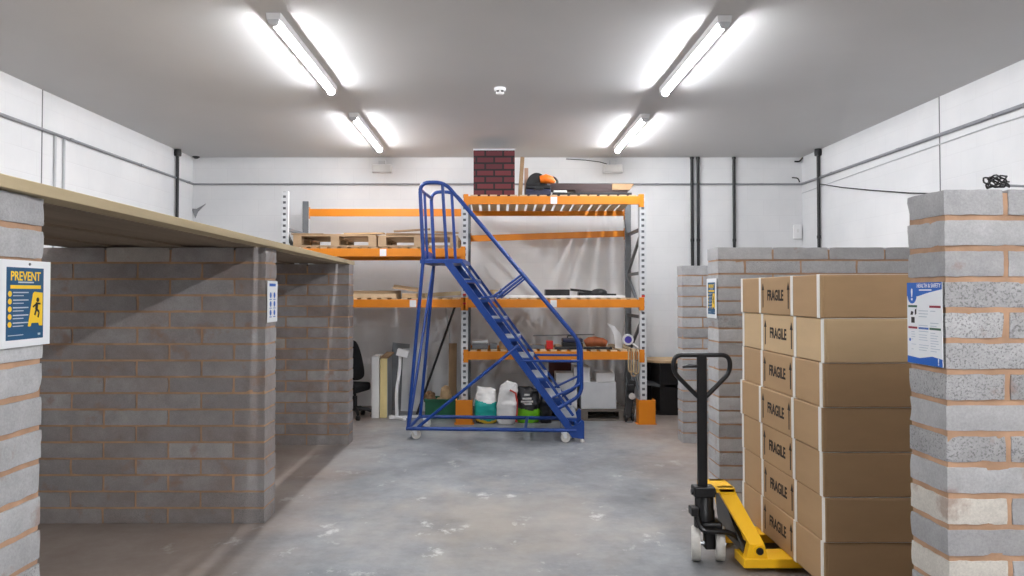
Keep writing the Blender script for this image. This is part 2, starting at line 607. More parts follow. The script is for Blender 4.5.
def block_wall(label, xe, xw, y0, t, H, n, step=0.055, amp=0.0022, seed=1, cream=(), coarse=(), odd=0, fine=None, dark=0.0, joint=0.011, rec=0.008, dust=0.0):
    """wall along X: xe is its free end at the aisle, xw the far end"""
    rnd = random.Random(seed)
    mb, tones = MB(), []
    sgn = 1 if xw > xe else -1
    L = abs(xw - xe)
    ph = H / n
    # recessed mortar core
    a, b = sorted((xe + sgn * 0.007, xw))
    core = MB()
    segs = int(L / 0.06) + 1
    for c in range(n):
        z0 = c * ph
        zt = z0 + ph - joint
        first = 0.2145 if (c + odd) % 2 == 0 else 0.44
        s = 0.0
        while s < L - 0.02:
            ln = first if s == 0 else 0.44
            e = min(L, s + ln)
            xa, xb = sorted((xe + sgn * s, xe + sgn * e))
            near = s < (fine or 0)
            ij = rnd.uniform(-1, 1) * 0.002
            ci = n - 1 - c
            tone = (min(1, max(0, rnd.gauss(0.5, 0.2) - dark)), (0.85 if (ci in cream and s == 0) else (0.55 if rnd.random() < 0.02 else 0)),  # dark puts the shade under the bay roof into the block tone
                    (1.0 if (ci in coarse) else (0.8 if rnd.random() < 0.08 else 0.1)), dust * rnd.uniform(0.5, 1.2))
            rough_block(mb, tones, xa, xb, y0 + ij, y0 + t + ij, z0, zt, 0.022 if near else step, amp * (1.0 if near else 0.8), tone, 0.005, rnd.random() * 50)
            s = e + joint
    nb = len(mb.v)
    # mortar: slightly wavy beds, one strip per course joint, plus the core behind the perpends
    mb.box(a, b, y0 + rec, y0 + t - rec, 0.0, H - 0.03, 1)
    tones.extend([(0, 0, 0, 1)] * (len(mb.v) - nb))
    o = mb.build('block_wall', ['block', 'mortar'], smooth=True, angle=55)
    ca = o.data.color_attributes.new('tone', 'FLOAT_COLOR', 'POINT')
    flat = [x for tt in tones for x in tt]
    ca.data.foreach_set('color', flat)
    return tag(o, label, 'block wall')


WA = block_wall('unfinished grey block wall end carrying the slip-warning poster in yellow and blue', -1.57, XL + 0.01, 2.325, 0.268, 1.945, 17, fine=0.4, seed=11, odd=1, joint=0.016, rec=0.006)
WB = block_wall('grey block wall between the two roofed bays, small blue and white notice on its end', -1.60, XL + 0.01, 5.2, 0.26, 1.930, 17, seed=12, odd=0, dark=0.3, dust=0.5)  # dark paints bay shade into the blocks; dust is mortar dust
WC = block_wall('grey block wall closing the roofed bays beside the black office chair', -1.54, XL + 0.01, 7.88, 0.24, 1.918, 17, seed=13, odd=1, dark=0.3, dust=0.6)  # block tone lowered here too, to paint in the roof's shade
WE = block_wall('grey block wall with cream blocks in it and the health and safety poster on its end', 1.612, XR - 0.01, 2.67, 0.24, 1.99, 18, fine=0.7, amp=0.003, seed=14,
                cream=(10, 12), coarse=(3, 4, 5, 6, 8), odd=1, joint=0.017, rec=0.006)
WF = block_wall('tall grey block wall standing behind the stack of cardboard boxes', 1.795, XR - 0.01, 6.0, 0.30, 1.98, 18, seed=15, odd=0)
WG = block_wall('grey block wall beyond the boxes, the farther and lower of that pair', 2.0, XR - 0.01, 7.97, 0.22, 1.905, 17, seed=16, odd=1)

# ------------------------------------------------------------------ bay roof boards
b = MB()
b.box(-1.655, -1.545, 2.3, 8.2, 1.908, 1.95)


def tilt(m):
    m.v = [(x, y, z + 0.025 * (8.1 - y) / 5.8) for x, y, z in m.v]


tilt(b)
tag(b.build('roof_timber', 'timber', bevel=0.003), 'long pale timber along the aisle edge of the bay roof', 'timber')
ords = ['first', 'second', 'third', 'fourth', 'fifth']
for i in range(5):
    x1 = -1.682 - i * 0.2505
    dz = [0.001, 0.014, 0.0, 0.016, 0.004][i]
    b = MB().box(x1 - (0.249 if i < 4 else 0.37), x1, 2.31 + 0.02 * (i % 2), 8.17 - 0.03 * (i % 3), 1.908 + dz, 1.946 + dz)
    tilt(b)
    tag(b.build('scaffold_board', 'scaff', bevel=0.003), 'weathered scaffold board roofing the bays, %s board in behind the pale edge timber' % ords[i], 'board', 'boards roofing the bays')

# ------------------------------------------------------------------ ceiling lights
def batten(y0, x, label, lit='tube'):
    t = thing('ceiling_light', label, 'light', (x, y0 + 0.92, HC), 0, 'strip lights on the ceiling')
    L = 0.92
    hs = MB().prism([(-0.052, 0), (-0.046, -0.05), (0.046, -0.05), (0.052, 0)], -L, L)
    hs.build('housing', 'white', t, bevel=0.003)
    d = MB()
    prof = []
    for k in range(9):
        a = math.pi * k / 8
        prof.append((-0.024 * math.cos(a), -0.054 - 0.026 * math.sin(a)))
    prof = [(-0.024, -0.049)] + prof + [(0.024, -0.049)]
    d.prism(prof, -L + 0.03, L - 0.03)
    d.build('diffuser', lit, t)
    for s in (-1, 1):
        e = MB()
        a0, a1 = sorted((s * (L - 0.03), s * (L + 0.012)))
        pr = [(x_ * 1.5, z_ * 1.12 - 0.002 if z_ < -0.05 else z_) for x_, z_ in prof]
        e.prism(pr, a0, a1)
        e.build('end_cap', 'whitegrey', t, bevel=0.002)
    return t


batten(5.10, -1.53, 'lit strip light on the ceiling above the roofed bays, nearer the bay front')
batten(7.95, -1.52, 'lit strip light ending above the pallets on the racking')
batten(5.15, 1.60, 'lit strip light on the ceiling in line with the box stack')
batten(8.00, 1.62, 'lit strip light ending above the black pipes and top shelf')
batten(2.25, -1.65, 'strip light overhead above the poster end of the roofed bays')
batten(-0.45, 1.6, 'unseen strip light added behind the viewpoint, in line with the box stack', 'tube_bright')  # added out of view and brightened to cast the bay shadow
batten(-6.05, 1.6, 'unseen strip light added at the far end behind the viewpoint, in line with the box stack', 'tube_bright')  # another added lamp out of view, for light on the wall fronts
batten(-3.25, 1.6, 'unseen strip light added well behind the viewpoint, in line with the box stack', 'tube_bright')  # added out of view to deepen the diagonal shadow in the bay

# emergency lights, detector
for px, lab in ((382, 'white emergency light high on the wall above the pallets'), (613, 'white emergency light high on the wall above the long dark boards')):
    p = at(px, 168, YB - 0.06)
    t = thing('emergency_light', lab, 'emergency light', (p.x, YB, p.z), 0, 'emergency lights')
    MB().box(-0.14, 0.14, -0.075, 0, -0.065, 0.05).build('casing', 'white', t, bevel=0.01)
    MB().box(-0.125, 0.125, -0.08, -0.074, -0.055, 0.04).build('cover', 'offwhite', t, bevel=0.002)
    MB().box(-0.05, 0.05, -0.06, 0, 0.05, 0.11).build('mounting_box', 'whitegrey', t, bevel=0.005)
p = at(613, 160, YB - 0.03)
tag(MB().tube([at(566, 159, YB - 0.01), at(585, 160, YB - 0.012), at(600, 162, YB - 0.012), at(607, 164, YB - 0.03)], 0.006, 6).build('supply_cable', 'black', smooth=True),
    'thin dark cable running to the emergency light above the long boards', 'cable')

p = at(500, 88, 7.0)
t = thing('smoke_detector', 'round white smoke detector on the middle of the ceiling', 'smoke detector', (p.x, 7.0, HC))
MB().lathe([(0.055, 0), (0.055, -0.02), (0.05, -0.028)], seg=28).build('mounting_base', 'white', t, smooth=True)
MB().lathe([(0.044, -0.026), (0.042, -0.045), (0.03, -0.06), (0.006, -0.064)], seg=28).build('sensor_head', 'white', t, smooth=True)
vv = MB()
for k in range(6):
    a = k * math.pi / 3
    T = Matrix.Rotation(a, 4, 'Z')
    vv.box(0.036, 0.045, -0.013, 0.013, -0.044, -0.030, 0, T)
vv.build('sensor_vent', 'black', t)

# ------------------------------------------------------------------ conduits and pipes
ZC = 3.15
def conduit(pts, r, m, name, label, cat='conduit', clips=(), **kw):
    t = thing(name, label, cat, pts[0], **kw)
    o = Vector(pts[0])
    MB().tube([Vector(q) - o for q in pts], r, 8).build('pipe', m, t, smooth=True)
    for c in clips:
        cc = Vector(c) - o
        MB().box(cc.x - r * 1.7, cc.x + r * 1.7, cc.y - r * 1.7, cc.y + r * 1.7, cc.z - 0.012, cc.z + 0.012).build('clip', m, t)
    return t


conduit([(XL + 0.02, 2.0, ZC), (XL + 0.02, YB - 0.02, ZC)], 0.016, 'conduit', 'wall_conduit', 'grey conduit running along the wall over the roofed bays', clips=[(XL + 0.015, y, ZC) for y in (6.0, 7.5, 9.0, 10.4)])
conduit([(XL + 0.03, YB - 0.02, ZC), (XR - 0.03, YB - 0.02, ZC)], 0.014, 'conduit', 'wall_conduit', 'grey conduit running along the wall behind the racking', clips=[(x, YB - 0.015, ZC) for x in (-3.5, -2.0, -0.5, 2.3, 3.8)])
conduit([(XR - 0.02, 1.0, ZC), (XR - 0.02, YB - 0.02, ZC)], 0.018, 'conduit', 'wall_conduit', 'grey conduit running along the wall over the box stack', clips=[(XR - 0.015, y, ZC) for y in (6.5, 8.0, 9.6)])
tag(MB().tube([(XR - 0.008, 4.0, 3.02), (XR - 0.012, 6.5, 3.07), (XR - 0.012, 8.5, 3.05), (XR - 0.01, 9.9, 3.03), (XR - 0.01, YB - 0.02, 3.02)], 0.006, 6).build('wall_cable', 'paleconduit', smooth=True),
    'thin pale cable clipped below the conduit over the box stack', 'cable')
for k, px in enumerate((52, 61)):
    y = 4.31 * F / (VPX - px)
    conduit([(XL + 0.014, y, 1.2), (XL + 0.014, y, ZC - 0.015)], 0.013, 'paleconduit', 'wall_conduit', ['pale drop conduit below the long conduit, nearer the poster end', 'pale drop conduit below the long conduit, farther from the poster end'][k], clips=[(XL + 0.012, y, 2.6)])


def black_pipe(x, y, z0, label, side):
    t = thing('black_pipe', label, 'pipe', (x, y, z0), 0, 'black pipes down the walls')
    MB().tube([(0, 0, 0), (0, 0, HC - z0 - 0.01)], 0.021, 10).build('tube', 'black', t, smooth=True)
    MB().lathe([(0.045, HC - z0 - 0.09), (0.05, HC - z0 - 0.05), (0.045, HC - z0)] if side else [(0.028, HC - z0 - 0.03), (0.028, HC - z0)], seg=16).build('ceiling_collar', 'black', t, smooth=True)
    for z in (0.55, 1.15):
        MB().lathe([(0.026, z - 0.02), (0.026, z + 0.02)], seg=12).build('clip', 'black', t, smooth=True)


black_pipe(XL + 0.035, 10.0, 1.2, 'black pipe down the wall beyond the bay roof', True)
black_pipe(XR - 0.035, 9.98, 1.2, 'black pipe with a ceiling collar on the wall over the boxes', True)
x0 = at(692, 200, YB - 0.03).x
black_pipe(x0, YB - 0.035, 1.2, 'black pipe of the close pair on the end wall, the one nearer the racking', False)
black_pipe(x0 + 0.085, YB - 0.035, 1.2, 'black pipe of the close pair on the end wall, the one farther from the racking', False)
black_pipe(at(734, 200, YB - 0.03).x, YB - 0.035, 1.2, 'lone black pipe on the end wall between the pipe pair and the corner', False)
# loose cable from the corner pipe over the pier
tag(MB().tube([(XR - 0.03, 9.95, 3.06), (XR - 0.03, 9.3, 2.92), (XR - 0.04, 8.6, 2.79), (XR - 0.04, 7.8, 2.65), (XR - 0.04, 7.0, 2.53), (XR - 0.04, 6.2, 2.45)], 0.007, 6).build('sagging_cable', 'black', smooth=True),
    'black cable sagging along the wall from the corner pipe', 'cable')
# switch box and bits in the corner
p = at(804, 231, YB - 0.04)
t = thing('switch_box', 'small white switch box low in the corner on the end wall', 'switch', (min(p.x, XR - 0.08), YB, p.z))
MB().box(-0.055, 0.055, -0.045, 0, -0.11, 0.09).build('casing', 'white', t, bevel=0.006)
MB().box(-0.015, 0.015, -0.055, -0.045, -0.02, 0.03).build('rocker', 'offwhite', t, bevel=0.003)
p = at(799, 179, YB - 0.02)
tag(MB().tube(fillet([p + Vector((-0.10, 0, 0.02)), p + Vector((-0.02, -0.02, 0.01)), p + Vector((0.0, -0.02, -0.05))], 0.03), 0.009, 6).build('cable_stub', 'black', smooth=True), 'short black cable stub beside the conduit corner over the boxes', 'cable')
p = at(800, 160, YB - 0.02)
tag(MB().tube(fillet([p + Vector((-0.08, 0, -0.02)), p + Vector((-0.02, -0.03, -0.03)), p + Vector((0.03, -0.02, 0.03))], 0.03), 0.012, 6).build('cable_stub', 'black', smooth=True), 'short black cable stub up in the ceiling corner over the boxes', 'cable')
p = at(188, 159, YB - 0.06)
tag(MB().lathe([(0.02, -0.03), (0.05, -0.01), (0.05, 0.0)], (XL + 0.07, YB - 0.07, HC), seg=14).build('ceiling_plug', 'black', smooth=True), 'small dark plug in the ceiling corner above the roofed bays', 'plug')
p = at(195, 212, YB - 0.02)
b = MB()
b.prism([(-0.05, 0.05), (0.0, -0.09), (0.035, 0.0), (0.15, 0.12), (0.02, 0.045)], -0.012, 0.0)
tag(b.build('cobweb', 'web', loc=(p.x, YB - 0.002, p.z)), 'grey dusty cobweb in the wall corner above the bay roof', 'cobweb')

# ------------------------------------------------------------------ pallet racking
RF, RD = 9.2, 1.1
RB = RF + RD
rack = thing('pallet_racking', 'orange and grey pallet racking with two bays of slatted shelves along the end wall', 'racking', (0, RF, 0))
UW = 0.085
UX = [at(284, 260, RF).x, at(464.5, 260, RF).x, at(643, 260, RF).x]
HU = [at(284, 191, RF).z, at(464, 194, RF).z, at(643, 194, RF).z]


def upright(x, y0, h, flip):
    m = MB()
    t = 0.004
    d = 0.07
    ya, yb = (y0, y0 + d)
    # perforated face
    yf0, yf1 = (ya, ya + t) if not flip else (yb - t, yb)
    m.box(x - UW / 2, x - 0.018, yf0, yf1, 0, h)
    m.box(x + 0.018, x + UW / 2, yf0, yf1, 0, h)
    z = 0.0
    while z < h - 0.03:
        m.box(x - 0.018, x + 0.018, yf0, yf1, z, min(h, z + 0.042))
        z += 0.072
    m.box(x - UW / 2, x - UW / 2 + t, ya, yb, 0, h)
    m.box(x + UW / 2 - t, x + UW / 2, ya, yb, 0, h)
    yc0, yc1 = (yb - t, yb) if not flip else (ya, ya + t)
    m.box(x - UW / 2, x + UW / 2, yc0, yc1, 0, h, 1)  # darker back plate paints in the shade seen through the slots
    m.box(x - UW / 2 - 0.02, x + UW / 2 + 0.02, ya - 0.02, yb + 0.02, 0, 0.006)
    # local to rack
    m.v = [(a, b_ - RF, c) for a, b_, c in m.v]
    return m.build('upright', ['galv', 'galvdark'], rack)


def lb(m):
    m.v = [(a, b_ - RF, c) for a, b_, c in m.v]
    return m


for x, h in zip(UX, HU):
    upright(x, RF, h, False)
    upright(x, RB - 0.07, h, True)
    ya, yb = RF + 0.07, RB - 0.07
    zs = [0.2, 0.75, 1.3, 1.85, 2.4]
    for i, z in enumerate(zs):
        lb(MB().bar((x, ya, z), (x, yb, z), 0.03, 0.04)).build('brace', 'galvdark', rack)
        if i < 4:
            a_, b_ = (ya, yb) if i % 2 == 0 else (yb, ya)
            lb(MB().bar((x, a_, z + 0.03), (x, b_, zs[i + 1] - 0.03), 0.03, 0.04)).build('brace', 'galvdark', rack)


def beam(xa, xb, y, za, zb, bh=0.1, conn=True, front=True):
    m = MB()
    yy = (y, y + 0.045)
    vs = []
    for x, z in ((xa, za), (xb, zb)):
        for (dy, dz) in ((0, -bh / 2), (0.045, -bh / 2), (0.045, bh / 2), (0, bh / 2)):
            vs.append((x, y + dy, z + dz))
    m.add(vs, [(0, 3, 2, 1), (4, 5, 6, 7), (0, 1, 5, 4), (1, 2, 6, 5), (2, 3, 7, 6), (3, 0, 4, 7)])
    if conn:
        for x, z, s in ((xa, za, 1), (xb, zb, -1)):
            m.box(x - (0.055 if s > 0 else 0.004), x + (0.004 if s > 0 else 0.055), y - 0.006 if front else y + 0.045, y + 0.0 if front else y + 0.051, z - 0.085, z + 0.075)
            m.box(x - 0.003, x + 0.003, y - 0.004, y + 0.05, z - 0.085, z + 0.075)
    return lb(m).build('beam', 'orange', rack, bevel=0.002)


def deck(xa, xb, z, n=17, seed=0, drop=0.0, hw=0.038):
    rnd = random.Random(seed)
    m = MB()
    pit = (xb - xa) / n
    for i in range(n):
        x = xa + pit * (i + 0.5) + rnd.uniform(-0.004, 0.004)
        k = len(m.v)
        m.box(x - hw, x + hw, RF + 0.004 + rnd.uniform(0, 0.012), RB - 0.004, z, z + 0.018 + rnd.uniform(0, 0.002))
        m.v[k:] = [(a, b_, c - drop * (b_ - RF) / RD) for a, b_, c in m.v[k:]]
    return lb(m).build('slatted_deck', 'slat', rack)


XA, XBm = UX[1] + UW / 2, UX[2] - UW / 2
XA0, XB0 = UX[0] + UW / 2, UX[1] - UW / 2
BH = 0.1
zT = at(560, 200.2, RF).z
zM = at(560, 303.5, RF).z
zL = at(560, 355.6, RF).z
zP = at(400, 252.5, RF).z
YBE = RB - 0.045
for z in (zT, zM, zL):
    beam(XA, XBm, RF - 0.005, z, z)
    if z == zT:
        zr = at(550, 213.4, YBE).z
        beam(XA, XBm, YBE, zr, zr, 0.066, front=False)
        deck(XA + 0.01, XBm - 0.01, z + BH / 2, seed=5, drop=z + BH / 2 - zr - 0.034, hw=0.044)
    else:
        beam(XA, XBm, YBE, z, z, front=False)
        deck(XA + 0.01, XBm - 0.01, z + BH / 2, seed=int(z * 100))
# lone tilted rear beam in the upper bay, lone rear beam above the pallets
beam(XA, XBm, YBE, at(473, 238.5, YBE).z, at(622, 233.5, YBE).z, 0.085, front=False)
beam(XA0, XB0, YBE, at(390, 212.5, YBE).z, at(390, 212.5, YBE).z, front=False)
for z in (zP, zM):
    beam(XA0, XB0, RF - 0.005, z, z)
    beam(XA0, XB0, YBE, z, z, front=False)
    deck(XA0 + 0.01, XB0 - 0.01, z + BH / 2, seed=int(z * 77))
# foot guards
for x in (UX[0], UX[1], UX[2] + 0.02):
    m = MB()
    x0, x1, y0 = x - 0.102, x + 0.102, RF - 0.12
    m.box(x0, x1, y0, y0 + 0.006, 0, 0.3)
    m.box(x0, x0 + 0.006, y0, RF + 0.05, 0, 0.3)
    m.box(x1 - 0.006, x1, y0, RF + 0.05, 0, 0.3)
    m.box(x0 - 0.02, x1 + 0.02, y0 + 0.01, RF + 0.03, 0, 0.008)
    lb(m).build('column_guard', 'orange', rack, bevel=0.003)
# label cards and red locking pins on the beams
for px, z in ((554, zT), (553.5, zM), (383, zP), (413, zM)):
    x = at(px, 293, RF).x
    lb(MB().box(x - 0.04, x + 0.04, RF - 0.0085, RF - 0.0052, z - 0.045, z + 0.042)).build('label_card', 'white', rack)['label'] = 'white label card on a beam'
for x, z in ((UX[1], zM + 0.11), (UX[2], zM + 0.09), (UX[1], zM - 0.0)):
    lb(MB().box(x - 0.02, x + 0.02, RF - 0.014, RF - 0.002, z - 0.012, z + 0.012)).build('locking_pin', 'red', rack, bevel=0.002)

DT, DM, DL, DP = (z + BH / 2 + 0.02 for z in (zT, zM, zL, zP))


def px_box(px0, px1, Y, depth, z0, h, name, m, label, cat, bevel=0.004, rz=0.0, group=None):
    xa, xb = at(px0, 300, Y).x, at(px1, 300, Y).x
    o = MB().box(-(xb - xa) / 2, (xb - xa) / 2, 0, depth, 0, h).build(name, m, bevel=bevel, loc=((xa + xb) / 2, Y, z0), rot=(0, 0, rz))
    return tag(o, label, cat, group)


# ------------------------------------------------------------------ pallets on the racking
def pallet(label, loc, rz, L=1.1, W=0.95, H=0.14, m='pallet', group=None):
    t = thing('pallet', label, 'pallet', loc, rz, group)
    rnd = random.Random(int(abs(loc[0]) * 100))
    nb = 6
    td = MB()
    for i in range(nb):
        y = -W / 2 + (W - 0.12) * i / (nb - 1)
        td.box(-L / 2 + rnd.uniform(0, 0.01), L / 2 - rnd.uniform(0, 0.01), y, y + 0.12, H - 0.02, H + rnd.uniform(0, 0.003))
    for x in (-L / 2, -0.05, L / 2 - 0.1):
        td.box(x, x + 0.1, -W / 2, W / 2, H - 0.04, H - 0.02)
    td.build('top_deck', m, t)
    for x in (-L / 2, -0.05, L / 2 - 0.1):
        for y in (-W / 2, -0.05, W / 2 - 0.1):
            MB().box(x, x + 0.1, y, y + 0.1, 0.02, H - 0.04).build('block', m, t)
    for y in (-W / 2, -0.05, W / 2 - 0.1):
        MB().box(-L / 2, L / 2, y, y + 0.1, 0, 0.02).build('bottom_board', m, t)
    return t


p0 = at(293, 249, RF + 0.05)
pallet('timber pallet on the second shelf of the racking, plywood sheet on its corner', (p0.x + 0.53, RF + 0.50, DP), 0.0, 1.03, 1.0, 0.15)
pallet('timber pallet on the second shelf, behind the ladder platform', (p0.x + 1.56, RF + 0.50, DP), 0.0, 0.99, 1.0, 0.14)
tag(MB().box(0, 0.40, 0, 0.5, 0, 0.014).build('plywood_sheet', 'plydark', loc=(p0.x - 0.02, RF + 0.03, DP + 0.156), rot=(0, 0, 0.02)), 'brown plywood sheet lying over the end of the pallet', 'plywood')
zz = DP + 0.145
tag(MB().bar((p0.x + 1.15, RF + 0.1, zz + 0.021), (p0.x + 2.0, RF + 0.25, zz + 0.021), 0.1, 0.02).build('loose_board', 'plydark'), 'loose grey-brown board across the pallet behind the ladder platform', 'board')
tag(MB().bar((p0.x + 0.62, RF + 0.2, zz + 0.03), (p0.x + 1.12, RF + 0.12, zz + 0.03), 0.12, 0.018).build('loose_board', 'ply'), 'loose pale board across the gap between the two pallets', 'board')

for k, (xa_, ya_, xb_, yb_, w_, m_, lab) in enumerate((
        (0.30, 0.06, 0.95, 0.12, 0.08, 'pallet', 'loose brown slat along the front of the pallet under the plywood corner'),
        (1.25, 0.03, 1.70, 0.06, 0.09, 'plydark', 'short broken slat at the front edge of the pallet behind the ladder'),
        (1.75, 0.10, 2.02, 0.30, 0.09, 'pallet', 'loose slat end lying askew by the middle upright'))):
    zk = zz + (0.052 if k else 0.012)
    tag(MB().bar((p0.x + xa_, RF + ya_ + 0.05, zk), (p0.x + xb_, RF + yb_ + 0.05, zk + 0.03 * (k == 1)), w_, 0.018).build('loose_board', m_), lab, 'board')

# third shelf of the pallet bay
z3 = DM
xa, xb = at(345, 295, RF + 0.1).x, at(405, 295, RF + 0.1).x
tag(MB().box(xa - 0.1, xb - 0.1, RF + 0.05, RF + 0.25, z3, z3 + 0.05).build('stacked_board', 'slat', bevel=0.003), 'thick pale board on the third shelf under the pallets', 'board')
tag(MB().box(xa - 0.05, xb - 0.1, RF + 0.3, RF + 0.5, z3, z3 + 0.09).build('stacked_board', 'pallet', bevel=0.003), 'brown timber lying behind the thick pale board', 'board')
xo = at(405, 290, RF + 0.25).x
tag(MB().box(-0.16, 0.16, -0.2, 0.2, 0, 0.012).build('plywood_offcut', 'ply', loc=(xo, RF + 0.33, z3 + 0.115), rot=(R(6), R(8), 0.1)), 'small tilted plywood offcut on the third shelf, beside the ladder legs', 'plywood')
tag(MB().box(xo - 0.02, xo + 0.16, RF + 0.1, RF + 0.28, z3 + 0.001, z3 + 0.055).build('plywood_stack', 'ply', bevel=0.002), 'short pale timber under the tilted offcut', 'timber')
tag(MB().bar((at(421, 296, RF).x, RF + 0.3, z3 + 0.03), (at(460, 296, RF).x, RF + 0.75, z3 + 0.06), 0.07, 0.05).build('white_timber', 'timber', bevel=0.003), 'long pale timber length lying behind the ladder legs on the third shelf', 'timber')

# ------------------------------------------------------------------ top shelf things
xb0, xb1 = at(473.5, 200, RF + 0.15).x, at(514.8, 200, RF + 0.15).x
hb = at(490, 149.5, RF + 0.15).z - DT
t = thing('chimney_mock_up', 'dark red brick-patterned box standing on the top shelf', 'brick box', ((xb0 + xb1) / 2, RF + 0.15, DT))
wd = (xb1 - xb0)
MB().box(-wd / 2, wd / 2, 0, 0.5, 0, hb - 0.01).build('brick_shell', 'brickprint', t, bevel=0.004)
MB().box(-wd / 2 - 0.006, wd / 2 + 0.006, -0.006, 0.506, hb - 0.01, hb + 0.008).build('cap', 'whitegrey', t)
a0 = at(520, 195, RF + 0.2)
a1 = at(522.5, 157, RF + 0.2)
tag(MB().bar((a0.x, RF + 0.2, DT), (a1.x, RF + 0.23, a1.z), 0.05, 0.07, up=(0, 1, 0)).build('timber_post', 'plydark', bevel=0.002), 'upright brown timber beside the brick-patterned box', 'timber')
a0 = at(526, 195, RF + 0.42)
tag(MB().box(a0.x - 0.02, a0.x + 0.03, RF + 0.42, RF + 0.44, DT, at(526, 168, RF + 0.42).z).build('offcut_board', 'pinkboard'), 'short pinkish board standing behind the upright brown timber', 'board')

xc0, xc1 = at(526, 200, RF + 0.1).x, at(551, 200, RF + 0.1).x
hcase = at(540, 185, RF + 0.1).z - DT
t = thing('tool_case', 'dark navy tool case on the top shelf under the power tool', 'case', ((xc0 + xc1) / 2, RF + 0.08, DT))
MB().box(-(xc1 - xc0) / 2, (xc1 - xc0) / 2, 0, 0.3, 0, hcase * 0.62).build('lower_shell', 'navy', t, bevel=0.012)
MB().box(-(xc1 - xc0) / 2, (xc1 - xc0) / 2, 0, 0.3, hcase * 0.64, hcase).build('lid', 'black', t, bevel=0.012)
MB().box(-0.06, 0.06, -0.02, 0, hcase * 0.5, hcase * 0.72).build('handle', 'black', t, bevel=0.006)
tx = at(543, 180, RF + 0.2).x
t = thing('power_tool', 'black and orange power tool resting on the dark case', 'power tool', (tx - 0.02, RF + 0.22, DT + hcase + 0.001))
m = MB()
m.prism([(-0.06 + 0.135 * math.cos(math.pi * k / 14), 0.002 + 0.165 * math.sin(math.pi * k / 14)) for k in range(15)], -0.05, 0.06)
m.build('guard', 'black', t, bevel=0.012)
m = MB()
m.tube([(-0.02, -0.075, 0.075), (0.05, -0.075, 0.085), (0.12, -0.06, 0.07), (0.16, -0.05, 0.04)], [0.045, 0.06, 0.05, 0.03], 12)
m.build('motor_body', 'toolorange', t, smooth=True)
MB().tube(fillet([(0.08, -0.05, 0.10), (0.16, -0.05, 0.105), (0.2, -0.05, 0.06), (0.2, -0.05, 0.02)], 0.03), 0.016, 8).build('handle', 'black', t, smooth=True)
# long dark boards
q0, q1 = at(551, 186, RF + 0.1), at(634, 190, RF + 0.1)
m = MB().prism([(q0.x, DT + 0.075), (q1.x - 0.05, DT + 0.07), (q1.x + 0.005, DT + 0.145), (q1.x - 0.2, DT + 0.15), (q0.x, DT + 0.16)], RF + 0.12, RF + 0.36)
tag(m.build('dark_board', 'plum', bevel=0.003), 'long dark stained board lying uppermost on the top shelf', 'board')
m = MB().box(q0.x + 0.02, q1.x - 0.03, RF + 0.08, RF + 0.3, DT, DT + 0.036)
tag(m.build('dark_board', 'black', bevel=0.003), 'long black board lying flat on the top shelf slats', 'board')
m = MB().box(q0.x + 0.3, q1.x - 0.08, RF + 0.1, RF + 0.34, DT + 0.038, DT + 0.072)
tag(m.build('dark_board', 'plum', bevel=0.003), 'shorter dark board sandwiched between the two long ones', 'board')
tag(MB().box(q0.x + 0.03, q0.x + 0.2, RF + 0.09, RF + 0.2, DT + 0.038, DT + 0.064).build('folded_cloth', 'white', bevel=0.008), 'small white folded cloth under the uppermost dark board', 'cloth')
q2 = at(612, 187, RF + 0.11)
tag(MB().prism([(q2.x, DT + 0.071), (q1.x - 0.06, DT + 0.071), (q1.x - 0.005, DT + 0.145), (q2.x, DT + 0.15)], RF + 0.085, RF + 0.118).build('board_offcut', 'plydark'), 'grey-brown board end leaning on the long dark boards', 'board')

# ------------------------------------------------------------------ middle shelf things
x0, x1 = at(504, 296, RF + 0.1).x, at(627, 296, RF + 0.1).x
tag(MB().box(x0, x1, RF + 0.22, RF + 0.46, DM, DM + 0.028).build('white_sheet', 'white', bevel=0.004), 'long white sheet lying along the middle shelf', 'sheet')
x0, x1 = at(546, 290, RF + 0.12).x, at(570.6, 290, RF + 0.12).x
tag(MB().box(x0, x1, RF + 0.22, RF + 0.44, DM + 0.028, DM + 0.105).build('black_slab', 'black', bevel=0.004), 'flat black slab on the white sheet', 'panel')
x0, x1 = at(580, 290, RF + 0.12).x, at(618, 290, RF + 0.12).x
t = thing('black_tool', 'flat black tool with a domed hump on the white sheet', 'tool', ((x0 + x1) / 2, RF + 0.32, DM + 0.028))
hw = (x1 - x0) / 2
MB().prism([(-hw, 0.0), (hw, 0.0), (hw, 0.022), (-0.02, 0.03), (-hw, 0.045)], -0.07, 0.1).build('base_plate', 'black', t, bevel=0.003)
m = MB().lathe([(0.105, 0), (0.1, 0.03), (0.075, 0.052), (0.03, 0.064), (0.005, 0.066)], (0.03, 0.02, 0.022), 'Z', 24)
m.build('domed_cover', 'black', t, smooth=True)
MB().bar((-hw - 0.10, 0.0, 0.075), (-0.05, 0.02, 0.045), 0.05, 0.03).build('arm', 'black', t)
xs = at(494, 292, RF + 0.25).x
tag(MB().lathe([(0.045, 0), (0.05, 0.08), (0.052, 0.085), (0.052, 0.1)], (xs, RF + 0.3, DM), seg=20).build('paint_tub', 'tan', smooth=True), 'small cream tub on the middle shelf by the ladder', 'tub')
xs = at(501, 292, RF + 0.25).x
tag(MB().lathe([(0.03, 0), (0.03, 0.07), (0.012, 0.09), (0.012, 0.115)], (xs, RF + 0.22, DM), seg=16).build('small_bottle', 'black', smooth=True), 'small black bottle beside the cream tub', 'bottle')

